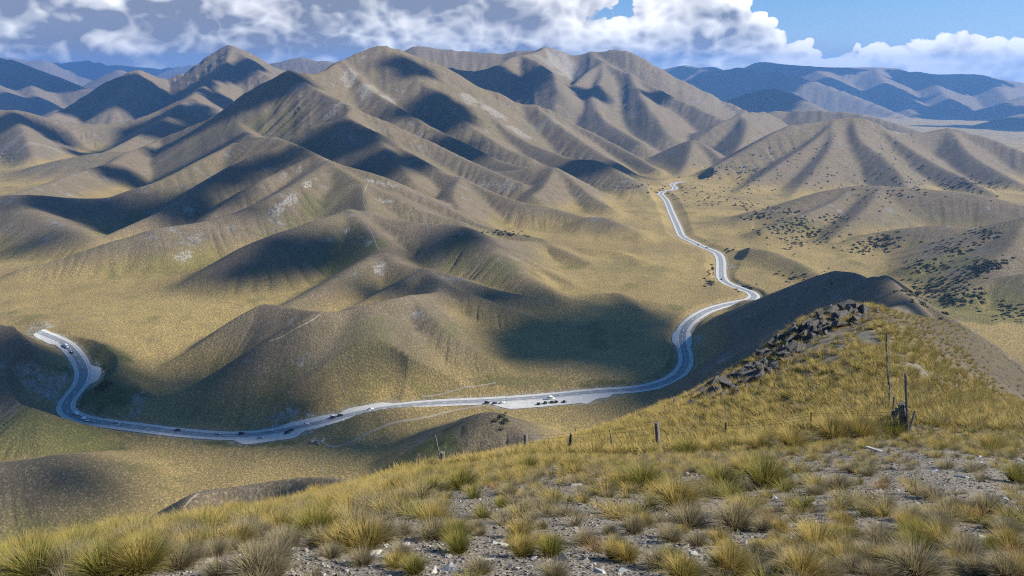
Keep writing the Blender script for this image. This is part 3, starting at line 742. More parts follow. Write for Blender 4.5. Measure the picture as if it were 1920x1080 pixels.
def track(name, pts, width, mat=M_DIRT, lift=.12, z=None):
    """a worn foot track laid on the ground along photo pixels"""
    W = catmull([ray_hit(px, py) for px, py in pts], 12)
    tg = np.gradient(W[:, :2], axis=0); tg /= np.linalg.norm(tg, axis=1)[:, None] + 1e-9
    vs, fs = [], []
    for i, p in enumerate(W):
        wd = width * (1 + .35 * math.sin(i * 1.7) * math.sin(i * .6 + 1)) * .5
        for s_ in (1, 0, -1):
            x, y = p[0] - tg[i, 1] * wd * s_, p[1] + tg[i, 0] * wd * s_
            vs.append((x, y, ground_z(x, y) + lift * (1 + .5 * (s_ == 0))))
    for i in range(len(W) - 1):
        for k in (0, 1): fs.append((3 * i + k, 3 * i + k + 1, 3 * i + k + 4, 3 * i + k + 3))
    o = mesh_obj(name, vs, fs, mat, smooth=True); tag(o, kind='structure')
    return o
track('path', [(602,828),(625,838),(650,832),(690,812),(730,795),(765,788),(800,782),(850,770),(885,764),(925,763),(965,761)], 1.9)
track('path', [(1085,750),(1105,742),(1125,737),(1140,739)], 2.0)
track('path', [(790,744),(820,741),(860,730),(905,722),(930,718)], 1.4)
track('path', [(1045,693),(1085,682),(1120,667),(1148,657)], 1.3)
track('path', [(600,590),(575,606),(545,622),(505,640)], 1.1)
track('path', [(345,952),(352,943),(360,934),(372,927)], 1.0)
track('path', [(610,850),(606,870),(600,885)], .8)
track('path', [(75,605),(130,601),(170,601),(210,605)], 1.2)
track('path', [(690,345),(682,362),(681,380),(688,395)], 1.0)
track('path', [(690,425),(700,445),(707,462),(712,470)], 1.0)
track('path', [(1250,437),(1262,443),(1275,447)], 2.0)
# ------------------------------------------------------------------ vehicles
def paint(name, col, rough=.32): return simple_mat(name, col, rough, spec=.5)
PAINTS = dict(white=paint('car_white', (.78, .78, .77)), black=paint('car_black', (.012, .013, .015)), silver=paint('car_silver', (.50, .52, .54)),
              dark=paint('car_dark', (.022, .026, .034)), red=paint('car_red', (.40, .03, .02)), grey=paint('car_grey', (.14, .15, .16)))
M_GLASS = simple_mat('car_glass', (.012, .015, .018), .08, spec=.6)
M_TYRE = simple_mat('tyre_rubber', (.018, .018, .018), .85)
M_RIM = simple_mat('wheel_rim', (.42, .43, .44), .35, metal=.8)
M_LAMP = simple_mat('lamp_lens', (.70, .68, .60), .2)
M_TAIL = simple_mat('tail_lens', (.30, .012, .01), .25)
def prism_mesh(name, prof, half, mat, taper=None):
    """side profile (x forward, z up) extruded across; taper(z) narrows it"""
    n = len(prof); vs = []
    for s_ in (-1, 1):
        for (x, z) in prof: vs.append((x, s_ * half * (taper(z) if taper else 1.0), z))
    fs = [tuple(range(n))[::-1] if True else None, tuple(range(n, 2 * n))]
    for i in range(n): fs.append((i, (i + 1) % n, n + (i + 1) % n, n + i))
    me = bpy.data.meshes.new(name); me.from_pydata(vs, [], fs)
    bm = bmesh.new(); bm.from_mesh(me)
    bmesh.ops.recalc_face_normals(bm, faces=bm.faces)
    bmesh.ops.bevel(bm, geom=list(bm.edges), offset=.05, segments=2, affect='EDGES', clamp_overlap=True)
    bm.to_mesh(me); bm.free(); me.shade_smooth(); me.materials.append(mat)
    return me
def lathe_mesh(name, r, wd, mat, seg=16):
    bm = bmesh.new(); bmesh.ops.create_cone(bm, cap_ends=True, segments=seg, radius1=r, radius2=r, depth=wd, matrix=Matrix.Rotation(math.pi / 2, 4, 'X'))
    bmesh.ops.bevel(bm, geom=[e for e in bm.edges if len(e.link_faces) == 2 and abs(e.verts[0].co.y - e.verts[1].co.y) < 1e-4], offset=.02, segments=1, affect='EDGES')
    me = bpy.data.meshes.new(name); bm.to_mesh(me); bm.free(); me.materials.append(mat)
    return me
TY, RM = lathe_mesh('tyre', .33, .22, M_TYRE), lathe_mesh('rim', .20, .235, M_RIM)
SHAPES = {
 'car': dict(L=4.5, half=.90, body=[(-2.2,.32),(2.15,.32),(2.25,.55),(2.1,.78),(1.05,.92),(-1.0,.95),(-2.15,.92),(-2.28,.6)], cab=[(1.05,.90),(.45,1.40),(-1.05,1.42),(-1.85,.93)], roof=[(.42,1.40),(-1.02,1.42),(-1.02,1.47),(.40,1.455)], wx=(1.38,-1.32)),
 'suv': dict(L=4.7, half=.95, body=[(-2.3,.38),(2.2,.38),(2.32,.65),(2.15,.98),(1.1,1.10),(-2.2,1.12),(-2.36,.7)], cab=[(1.1,1.08),(.55,1.66),(-1.95,1.68),(-2.22,1.10)], roof=[(.5,1.66),(-1.92,1.68),(-1.92,1.76),(.45,1.74)], wx=(1.42,-1.38)),
 'van': dict(L=6.0, half=1.0, body=[(-2.95,.38),(2.8,.38),(3.0,.7),(2.75,1.15),(1.95,1.32),(-2.95,1.32)], cab=[(1.95,1.30),(1.45,1.95),(-2.85,1.98),(-2.95,1.30)], roof=[(1.48,1.93),(1.0,2.55),(-2.9,2.60),(-2.96,1.95)], wx=(1.95,-1.75)),
 'camper': dict(L=6.6, half=1.08, body=[(-3.2,.42),(3.0,.42),(3.2,.75),(2.95,1.2),(2.2,1.35),(-3.2,1.35)], cab=[(2.2,1.33),(1.7,2.0),(1.2,2.02),(1.2,1.33)], roof=[(2.0,2.02),(2.1,2.7),(1.6,3.0),(-3.25,3.05),(-3.25,1.33),(1.15,1.33),(1.15,2.0)], wx=(2.1,-1.9)),
}
def build_vehicle(kind, colour, label, loc, rz, group=None, cat='car', nm=None):
    s = SHAPES[kind]; root = empty(nm or {'car': 'car', 'suv': 'car', 'van': 'van', 'camper': 'campervan'}[kind], loc, rz)
    key = (kind, colour)
    if key not in VCACHE:
        p = PAINTS[colour]
        VCACHE[key] = dict(body=prism_mesh('body', s['body'], s['half'], p), windows=prism_mesh('windows', s['cab'], s['half'] * .93, M_GLASS, lambda z: 1 - .10 * max(0, z - 1.0)),
                           roof=prism_mesh('roof', s['roof'], s['half'] * (.86 if kind in ('car', 'suv') else .99), p))
    for pn, me in VCACHE[key].items():
        o = bpy.data.objects.new(pn, me); COL.objects.link(o); o.parent = root
    for wx in s['wx']:
        for sy in (-1, 1):
            o = bpy.data.objects.new('wheel', TY); COL.objects.link(o); o.parent = root; o.location = (wx, sy * (s['half'] - .10), .33)
            r_ = bpy.data.objects.new('rim', RM); COL.objects.link(r_); r_.parent = o
    for sy in (-1, 1):
        for pn, x, mt in (('headlight', s['body'][2][0] - .06, M_LAMP), ('tail_light', s['body'][-1][0] + .0, M_TAIL)):
            if pn not in LCACHE: LCACHE[pn] = prism_mesh(pn, [(-.09, -.08), (.09, -.08), (.07, .08), (-.09, .08)], .16, mt)
            o = bpy.data.objects.new(pn, LCACHE[pn]); COL.objects.link(o); o.parent = root; o.location = (x, sy * s['half'] * .68, s['body'][2][1] + .12)
    tag(root, label, cat, group)
    return root
VCACHE, LCACHE = {}, {}
def road_spot(px, py, side=0.0):
    """the place on the road seen at a pixel: point, heading; side = metres left of the centre line"""
    T, u = tan_u(px, py)
    D = -RC[:, 2] / T
    i = int(np.argmin((RC[:, 1] - D) ** 2 + (RC[:, 0] - u * D) ** 2))
    p = np.array((u * D[i], D[i], RC[i, 2]))
    off = float(np.dot(p[:2] - RC[i, :2], NORM[i]))
    return i, off
def drive(px, py, kind, colour, label, rev=False, group='cars on the road', cat='car', off=None, turn=0.0, dx=0.0, nm=None):
    i, o_ = road_spot(px, py)
    if off is None: off = float(np.clip(o_, -3.0, 3.0)); off = 1.75 if off > 0 else -1.75
    elif off == 'free': off = float(np.clip(o_, -WR[i] + 1.6, WL[i] - 1.6))
    p = RC[i] + np.array((NORM[i, 0], NORM[i, 1], 0)) * off + np.array((tang[i, 0], tang[i, 1], 0)) * dx
    z = RC[i, 2] + (.062 if abs(off) < 3.9 else .004)
    rz = math.atan2(tang[i, 1], tang[i, 0]) + (math.pi if rev else 0) + turn
    return build_vehicle(kind, colour, label, (p[0], p[1], z), rz, group, cat, nm)
TRAF = 'vehicles along the valley road'
drive(127.5, 652, 'camper', 'white', 'white box-bodied campervan at the top of the left bend', group=TRAF, cat='campervan')
drive(134, 662, 'car', 'dark', 'dark car just behind the campervan at the top of the left bend', group=TRAF)
car_tow = drive(152, 782, 'car', 'white', 'white car towing a caravan round the bottom of the left bend', group=TRAF)
drive(160, 788, 'van', 'white', 'white van next after the car and caravan on the left bend', group=TRAF, cat='van')
drive(176, 792, 'car', 'silver', 'silver car third in line leaving the left bend', group=TRAF)
drive(219, 796, 'suv', 'white', 'white wagon driving alone right of the left bend', group=TRAF)
drive(330, 810, 'car', 'black', 'small black car left of the lay-by, far from other traffic', group=TRAF)
drive(405, 814.5, 'car', 'silver', 'silver car on the straight left of the lay-by', group=TRAF)
drive(454, 813.5, 'suv', 'black', 'black off-road wagon on the road above the lay-by', group=TRAF)
drive(505, 807, 'car', 'white', 'white car passing the lay-by on the far lane', group=TRAF)
drive(487, 822, 'car', 'silver', 'silver car parked at the outer edge of the lay-by', off='free', group=TRAF)
drive(543, 808.5, 'suv', 'dark', 'dark wagon parked at the right end of the lay-by, upper of two', off='free', turn=.5, group=TRAF)
drive(536, 812.5, 'suv', 'black', 'black wagon parked at the right end of the lay-by, lower of two', off='free', turn=.5, group=TRAF)
drive(573, 796, 'car', 'white', 'white saloon below the pale cut bank', group=TRAF)
drive(637, 780.5, 'suv', 'dark', 'dark wagon towing a horse trailer beside the cut bank', group=TRAF)
drive(692, 768.5, 'car', 'white', 'white car on the straight right of the horse trailer', group=TRAF)
drive(1033, 748, 'van', 'white', 'white minibus standing on the gravel car park', off='free', group=TRAF, cat='minibus', nm='minibus')
drive(931, 757, 'car', 'dark', 'dark car at the left edge of the gravel car park', off='free', turn=.25, group=TRAF)
drive(918, 758.5, 'suv', 'black', 'black wagon outermost at the left edge of the gravel car park', off='free', turn=.1, group=TRAF)
drive(943, 756, 'car', 'white', 'white car by the pole on the gravel car park', off='free', turn=.3, group=TRAF)
drive(1268.5, 704, 'car', 'white', 'white car in the right-hand bend below the dark ridge', group=TRAF)
drive(1353.6, 524, 'car', 'dark', 'dark car on the bend below the ribbed mound', group=TRAF)
drive(1309.5, 459.5, 'car', 'red', 'red car far up the valley road', group=TRAF)
drive(1323, 465, 'car', 'grey', 'grey car just ahead of the red one, far up the valley', group=TRAF)
def trailer(px, py, label, name, cat, L, Hh, colour, cap=None):
    i, o_ = road_spot(px, py); off = 1.75 if o_ > 0 else -1.75
    p = RC[i] + np.array((NORM[i, 0], NORM[i, 1], 0)) * off
    root = empty(name, (p[0], p[1], RC[i, 2] + .062), math.atan2(tang[i, 1], tang[i, 0]))
    for pn, me, zz in (('body', prism_mesh('body', [(-L/2, .45), (L/2, .45), (L/2 + .12, .9), (L/2 - .12, Hh - .2), (L/2 - .5, Hh), (-L/2 + .3, Hh), (-L/2, Hh - .25)], 1.05, PAINTS[colour]), 0),
                       ('roof', prism_mesh('roof', [(-L/2 + .2, Hh - .02), (L/2 - .4, Hh - .02), (L/2 - .5, Hh + .14), (-L/2 + .3, Hh + .14)], 1.0, PAINTS['white']), 0),
                       ('window', prism_mesh('window', [(-.7, 1.35), (.7, 1.35), (.65, 1.85), (-.65, 1.85)], 1.07, M_GLASS), 0),
                       ('tow_bar', prism_mesh('tow_bar', [(L/2, .42), (L/2 + 1.2, .42), (L/2 + 1.2, .54), (L/2, .54)], .10, PAINTS['grey']), 0)):
        o = bpy.data.objects.new(pn, me); COL.objects.link(o); o.parent = root
    for sy in (-1, 1):
        o = bpy.data.objects.new('wheel', TY); COL.objects.link(o); o.parent = root; o.location = (-.2, sy * .95, .33)
        r_ = bpy.data.objects.new('rim', RM); COL.objects.link(r_); r_.parent = o
    tag(root, label, cat, TRAF)
trailer(145, 779.5, 'white caravan behind a white car on the left bend', 'caravan', 'caravan', 4.6, 2.5, 'white')
trailer(627, 783, 'dark horse trailer with a white roof beside the cut bank', 'horse_trailer', 'trailer', 3.6, 2.4, 'dark')

# ------------------------------------------------------------------ roadside furniture
M_WOODP = simple_mat('weathered_wood', (.085, .075, .066), .9, (14.0, (.19, .175, .155), 5))
M_MARK = simple_mat('marker_white', (.75, .75, .73), .5)
M_ORNG = simple_mat('marker_orange', (.62, .16, .03), .5)
M_STEEL = simple_mat('rusty_steel', (.055, .042, .035), .7, (20.0, (.12, .075, .05), 4), metal=.3)
def post_mesh(name, r0, r1, h, mat, seg=7, wob=.10, lean=(0, 0), rings=6):
    vs, fs = [], []
    ph = random.uniform(0, 9)
    for k in range(rings):
        t_ = k / (rings - 1); r_ = r0 + (r1 - r0) * t_
        for j in range(seg):
            a = 2 * math.pi * j / seg
            rr = r_ * (1 + wob * math.sin(3 * a + ph) + wob * .6 * math.sin(5 * a + 2 * ph + 3 * t_) + wob * random.uniform(-.5, .5))
            vs.append((rr * math.cos(a) + lean[0] * t_ * h + wob * .25 * r0 * math.sin(4 * t_ + ph), rr * math.sin(a) + lean[1] * t_ * h, h * t_ + (random.uniform(-.03, .03) * r0 * 8 if k == rings - 1 else 0)))
    for k in range(rings - 1):
        for j in range(seg): fs.append((k * seg + j, k * seg + (j + 1) % seg, (k + 1) * seg + (j + 1) % seg, (k + 1) * seg + j))
    fs.append(tuple(range((rings - 1) * seg, rings * seg))); fs.append(tuple(range(seg))[::-1])
    me = bpy.data.meshes.new(name); me.from_pydata(vs, [], fs); me.materials.append(mat); me.update()
    return me
mk_stem = post_mesh('stem', .07, .06, 1.0, M_MARK, 6, 0); mk_band = post_mesh('band', .085, .085, .22, M_ORNG, 6, 0, rings=2)
ORDN = ['first', 'second', 'third', 'fourth', 'fifth', 'sixth', 'seventh', 'eighth', 'ninth', 'tenth', 'eleventh', 'twelfth', 'thirteenth', 'fourteenth', 'fifteenth', 'sixteenth', 'seventeenth', 'eighteenth', 'nineteenth', 'twentieth'] + ['twenty-%s' % q for q in ('first', 'second', 'third', 'fourth', 'fifth', 'sixth')]
mcount = {1: 0, -1: 0}
for i in range(6, len(RC) - 260, 17):
    for sd in (1, -1):
        if (i // 17 + (sd > 0)) % 2: continue
        p = RC[i] + np.array((NORM[i, 0], NORM[i, 1], 0)) * (4.9 * sd)
        o = empty('marker_post', (p[0], p[1], p[2] + .0))
        s_ = bpy.data.objects.new('stem', mk_stem); COL.objects.link(s_); s_.parent = o
        b_ = bpy.data.objects.new('band', mk_band); COL.objects.link(b_); b_.parent = o; b_.location = (0, 0, .74)
        mcount[sd] += 1
        tag(o, 'white marker post with orange band, %s from left on the %s of the road' % (ORDN[mcount[sd] - 1], 'far side' if sd > 0 else 'near side'), 'marker post', 'marker posts along the ' + ('far side' if sd > 0 else 'near side'))
# tall pole at the car park
q = ray_hit(949, 757)
pole = empty('pole', (q[0], q[1], q[2] - .05))
for pn, me, z in (('shaft', post_mesh('shaft', .14, .09, 7.2, M_WOODP, 8, .03), 0), ('panel', prism_mesh('panel', [(-.5, 6.3), (.5, 6.3), (.5, 7.0), (-.5, 7.0)], .06, PAINTS['grey']), 0)):
    o = bpy.data.objects.new(pn, me); COL.objects.link(o); o.parent = pole
tag(pole, 'tall thin pole at the left end of the gravel car park', 'pole')
# lookout platform on the low knoll below the lay-by
M_CONC = simple_mat('pale_concrete', (.42, .40, .37), .9, (1.2, (.33, .31, .28), 4))
q = ray_hit(597, 827); zt = q[2] + .35
plat = empty('lookout_platform', (q[0], q[1], zt), -.35)
def boxm(name, x0, x1, y0, y1, z0, z1, mat, parent):
    vs = [(x, y, z) for z in (z0, z1) for y in (y0, y1) for x in (x0, x1)]
    return mesh_obj(name, vs, [(0, 2, 3, 1), (4, 5, 7, 6), (0, 1, 5, 4), (2, 6, 7, 3), (0, 4, 6, 2), (1, 3, 7, 5)], mat, parent)
boxm('slab', -3.2, 3.2, -4.0, 4.0, -1.4, .0, M_DIRT, plat)
boxm('wall', -3.5, 3.5, 3.7, 4.2, -1.4, .75, M_CONC, plat); boxm('wall', -3.7, -3.2, -4.0, 3.69, -1.4, .74, M_CONC, plat); boxm('wall', 3.2, 3.7, -1.5, 3.69, -1.4, .74, M_CONC, plat)
boxm('panel', -.9, .9, -3.4, -2.9, .004, .95, M_STEEL, plat)
tag(plat, 'pale low-walled lookout square at the end of the footpath', 'platform')

# ------------------------------------------------------------------ fences on the hilltop
fence = empty('wire_fence', near_hit(1236, 841))
tag(fence, 'old wire fence of leaning posts crossing the foreground slope', 'fence')
ridge_fence = empty('wire_fence', near_hit(1668, 763))
tag(ridge_fence, 'fence line running up the grassy knoll behind the strainer post', 'fence')
def put(o, parent, loc, rot=(0, 0, 0)):
    COL.objects.link(o); o.parent = parent
    o.matrix_world = Matrix.Translation(loc) @ Matrix.Rotation(rot[2], 4, 'Z') @ Matrix.Rotation(rot[1], 4, 'Y') @ Matrix.Rotation(rot[0], 4, 'X')
def hpx(px, py0, py1, D):       # height of something that spans two rows at distance D
    return abs(unproj(px, py0, D)[2] - unproj(px, py1, D)[2])
bpy.context.view_layer.update()
POSTS = [(784,880,868,'s',0),(828,870,849,'w',.02),(870,863,838,'s',-.05),(921,857,832,'s',-.06),(985,853,815,'w',.02),(1065,849,812,'s',.10),(1070,849,815,'s',.04),(1152,845,805,'s',-.17),(1236,842,792,'w',-.07),
         (1361,822,794,'s',.02),(1521,807,774,'s',.02)]
ends = []
for (px, b, t_, k, ln) in POSTS:
    p = near_hit(px, b); h = max(hpx(px, b, t_, p[1]), .9) + .25
    me = post_mesh('post', .13, .11, h, M_WOODP, 8, .14) if k == 'w' else post_mesh('post', .048, .040, h, M_STEEL if px in (870, 921, 1361, 1521) else M_WOODP, 5, .15)
    put(bpy.data.objects.new('post', me), fence, (p[0], p[1], p[2] - .22), (0, ln - (px - 960) / FPX * SP, 0))
    ends.append((p, h - .22, ln - (px - 960) / FPX * SP))
# a pole above the second post, and a loose leaning stick
p = near_hit(828, 870); put(bpy.data.objects.new('pole', post_mesh('pole', .04, .025, 1.9, M_WOODP, 5, .1)), fence, (p[0] + .02, p[1] + .15, p[2] - .1), (0, -.16, 0))
p = near_hit(1074, 816); put(bpy.data.objects.new('stick', post_mesh('stick', .03, .022, hpx(1074, 816, 794, p[1]) + .3, M_STEEL, 5, .1)), fence, (p[0], p[1], p[2] - .2), (0, .18, 0))
strain_p = near_hit(1699, 818)
def wire(a, b, parent, sag=.04, r=.006, n=7):
    vs, fs = [], []
    a, b = np.array(a), np.array(b); d = b - a; d /= np.linalg.norm(d)
    u_ = np.cross(d, (0, 0, 1)); u_ /= np.linalg.norm(u_); v_ = np.cross(u_, d)
    for i in range(n):
        t_ = i / (n - 1); c = a + (b - a) * t_ - np.array((0, 0, sag * 4 * t_ * (1 - t_)))
        for k in range(4): vs.append(c + r * (u_ * math.cos(k * math.pi / 2) + v_ * math.sin(k * math.pi / 2)))
    for i in range(n - 1):
        for k in range(4): fs.append((4 * i + k, 4 * i + (k + 1) % 4, 4 * i + 4 + (k + 1) % 4, 4 * i + 4 + k))
    o = mesh_obj('wire', [np.array(v) - np.array(parent.location) for v in vs], fs, M_STEEL, parent)
for f_ in (.38, .60, .80, .96):
    pts = [p + np.array((math.sin(ln) * h * f_, 0, h * f_ - .0)) for (p, h, ln) in ends if True]
    pts.append(strain_p + np.array((0, 0, .2 + f_ * 1.0)))
    for a, b in zip(pts[:-1], pts[1:]):
        if np.linalg.norm(a - b) > .3: wire(a, b, fence, sag=random.uniform(.02, .10))
RP = [(1675,778,755),(1669,764,742),(1670,746,720),(1667,730,700),(1666,708,680),(1665,690,664),(1664,668,642),(1663,646,624)]
re_ = []
for (px, b, t_) in RP:
    p = near_hit(px, b); h = max(hpx(px, b, t_, p[1]), .95) + .25
    put(bpy.data.objects.new('post', post_mesh('post', .055, .042, h, M_WOODP, 6, .16)), ridge_fence, (p[0], p[1], p[2] - .22), (0, random.uniform(-.07, .05) - (px - 960) / FPX * SP, 0))
    re_.append((p, h - .25))
for f_ in (.4, .68, .92):
    for (a, ha), (b, hb) in zip(re_[:-1], re_[1:]): wire(a + np.array((0, 0, ha * f_)), b + np.array((0, 0, hb * f_)), ridge_fence)
# strainer assembly: thick leaning post with a tall thin pole lashed to it, box of old timber behind
st = empty('strainer_post', strain_p)
tag(st, 'thick leaning wooden strainer post with a tall thin pole lashed to it', 'fence post')
bpy.context.view_layer.update()
D0 = strain_p[1]; m_px = D0 / FPX / (CP + SP * .53) * 1.06
hp = hpx(1696, 820, 757, D0)
put(bpy.data.objects.new('post', post_mesh('post', .155, .125, hp + .3, M_WOODP, 10, .10, rings=9)), st, (strain_p[0], strain_p[1], strain_p[2] - .3), (0, -.235, 0))
put(bpy.data.objects.new('pole', post_mesh('pole', .065, .050, hp + 1.35, M_WOODP, 7, .10, rings=9)), st, (strain_p[0] - .04, strain_p[1] - .19, strain_p[2] + .1), (0, -.185, 0))
for zz in (.45, hp * .62, hp * .93):
    me = post_mesh('lashing', .185 - .02 * zz, .185 - .02 * zz, .035, M_STEEL, 10, .03, rings=2)
    put(bpy.data.objects.new('lashing', me), st, (strain_p[0] - .235 * zz - .02, strain_p[1] - .04, strain_p[2] + zz), (0.15, -.2, 0))
put(bpy.data.objects.new('stub', post_mesh('stub', .05, .045, hp * .8, M_WOODP, 6, .15)), st, (strain_p[0] + .24, strain_p[1] + .25, strain_p[2] - .1), (.1, .03, 0))
tb = empty('timber_stack', near_hit(1683, 792))
tag(tb, 'short upright weathered timber slabs just behind the strainer post', 'timber')
bpy.context.view_layer.update()
for k in range(5):
    p = near_hit(1672 + 3.6 * k, 794 + 1.5 * k)
    put(bpy.data.objects.new('slab', post_mesh('slab', .062, .05, hpx(1680, 795, 772, p[1]) + .25 + random.uniform(-.12, .14), M_WOODP, 6, .22)), tb, (p[0], p[1] + .1 * k, p[2] - .2), (random.uniform(-.08, .08), random.uniform(-.15, .1), random.uniform(0, 6)))
# ------------------------------------------------------------------ tussocks
def blade_mat(name, root, mid_, tip, var):
    m, t, b = principled(name)
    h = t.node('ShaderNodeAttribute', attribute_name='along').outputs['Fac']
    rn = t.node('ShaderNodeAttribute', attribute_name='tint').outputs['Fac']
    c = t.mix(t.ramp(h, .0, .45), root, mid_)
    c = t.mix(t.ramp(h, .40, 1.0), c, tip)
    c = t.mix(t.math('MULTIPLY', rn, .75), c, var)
    t.put(b.inputs['Base Color'], c)
    b.inputs['Roughness'].default_value = .75
    # thin blades let some light through
    o = [n for n in t.n if n.type == 'OUTPUT_MATERIAL'][0]
    tr = t.node('ShaderNodeBsdfTranslucent', ins={'Color': c})
    mx = t.node('ShaderNodeMixShader', ins={0: .32}); t.l.new(b.outputs[0], mx.inputs[1]); t.l.new(tr.outputs[0], mx.inputs[2]); t.l.new(mx.outputs[0], o.inputs[0])
    return m
KINDS = {
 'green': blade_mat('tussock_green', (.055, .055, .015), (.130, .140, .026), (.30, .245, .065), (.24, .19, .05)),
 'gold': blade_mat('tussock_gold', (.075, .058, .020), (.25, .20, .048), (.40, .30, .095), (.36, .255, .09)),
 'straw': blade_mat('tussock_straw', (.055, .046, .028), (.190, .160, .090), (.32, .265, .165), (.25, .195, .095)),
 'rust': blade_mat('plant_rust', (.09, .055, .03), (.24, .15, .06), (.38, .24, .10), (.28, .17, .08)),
}
def tussock_arrays(rng, nb, dome=1.15, seg=3, wid=.006):
    """blades of a unit tussock (about 1 m across and .8 high, fanning into a dome): verts, triangles, along, tint"""
    a = rng.uniform(0, 2 * np.pi, nb); r0 = .15 * np.sqrt(rng.uniform(size=nb)); lean = np.sqrt(rng.uniform(0, 1, nb)) * dome
    L = rng.uniform(.62, 1.0, nb) * np.where(rng.uniform(size=nb) < .08, 1.2, 1.0)
    ba = a + rng.uniform(-.7, .7, nb); bx, by = r0 * np.cos(ba), r0 * np.sin(ba)
    tw = a + np.pi / 2 + rng.uniform(-.8, .8, nb); wx, wy = np.cos(tw), np.sin(tw)
    w0 = wid * rng.uniform(.7, 1.3, nb); tint = rng.uniform(size=nb) ** 2; curl = rng.uniform(.15, .75, nb)
    V_, al = [], []
    for s_ in range(seg + 1):
        t_ = s_ / seg; th = np.minimum(lean * (.62 + curl * t_), 1.75)
        rr, z = L * t_ * np.sin(th), L * t_ * np.cos(th)
        x, y = bx + np.cos(a) * rr, by + np.sin(a) * rr; ww = w0 * (1 - t_) ** .6
        V_ += [np.stack([x - wx * ww, y - wy * ww, z], 1), np.stack([x + wx * ww, y + wy * ww, z], 1)]; al += [t_, t_]
    V_ = np.stack(V_, 1)                                   # blade, level*2, xyz
    V_[:, -1] = V_[:, -2]
    m_ = 2 * (seg + 1); base = np.arange(nb)[:, None] * m_
    tri = []
    for s_ in range(seg):
        tri.append(base + np.array([2 * s_, 2 * s_ + 1, 2 * s_ + 2]))
        if s_ < seg - 1: tri.append(base + np.array([2 * s_ + 1, 2 * s_ + 3, 2 * s_ + 2]))
    return V_.reshape(-1, 3), np.concatenate(tri), np.tile(al, nb), np.repeat(tint, m_)
def tri_mesh(name, V_, tri):
    me = bpy.data.meshes.new(name)
    me.vertices.add(len(V_)); me.vertices.foreach_set('co', np.ascontiguousarray(V_, np.float32).ravel())
    tri = np.ascontiguousarray(tri, np.int32)
    me.loops.add(tri.size); me.loops.foreach_set('vertex_index', tri.ravel())
    me.polygons.add(len(tri)); me.polygons.foreach_set('loop_start', np.arange(0, tri.size, 3, dtype=np.int32))
    me.update(calc_edges=True)
    return me
def blades_mesh(name, V_, fs, al, ti, mat):
    me = tri_mesh(name, V_, fs)
    a = me.attributes.new('along', 'FLOAT', 'POINT'); a.data.foreach_set('value', al.astype(np.float32))
    a = me.attributes.new('tint', 'FLOAT', 'POINT'); a.data.foreach_set('value', ti.astype(np.float32))
    me.materials.append(mat); me.update()
    return me
rg = np.random.default_rng(21)
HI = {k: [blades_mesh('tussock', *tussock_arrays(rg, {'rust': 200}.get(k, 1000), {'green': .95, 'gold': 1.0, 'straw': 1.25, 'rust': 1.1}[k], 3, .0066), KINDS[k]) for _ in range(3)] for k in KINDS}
MI = {k: [tussock_arrays(rg, 170, 1.15, 3, .0095) for _ in range(4)] for k in KINDS}
LO = {k: [tussock_arrays(rg, 64, 1.1, 2, .019) for _ in range(4)] for k in KINDS}
def place_tussock(px, py, wpx, kind, label, group=None, name='tussock', sq=1.0):
    p = near_hit(px, py); w_m = wpx * p[1] / FPX * 1.03
    o = bpy.data.objects.new(name, random.choice(HI[kind])); COL.objects.link(o)
    s_ = w_m / 1.2
    o.location = (p[0], p[1], p[2] - .02 * s_); o.scale = (s_, s_, s_ * random.uniform(.82, .98) * sq); o.rotation_euler = (random.uniform(-.08, .08), random.uniform(-.08, .08), random.uniform(0, 6.28))
    tag(o, label, 'tussock', group)
    OCC.append((p[0], p[1], w_m * .5))
    return o
OCC = []
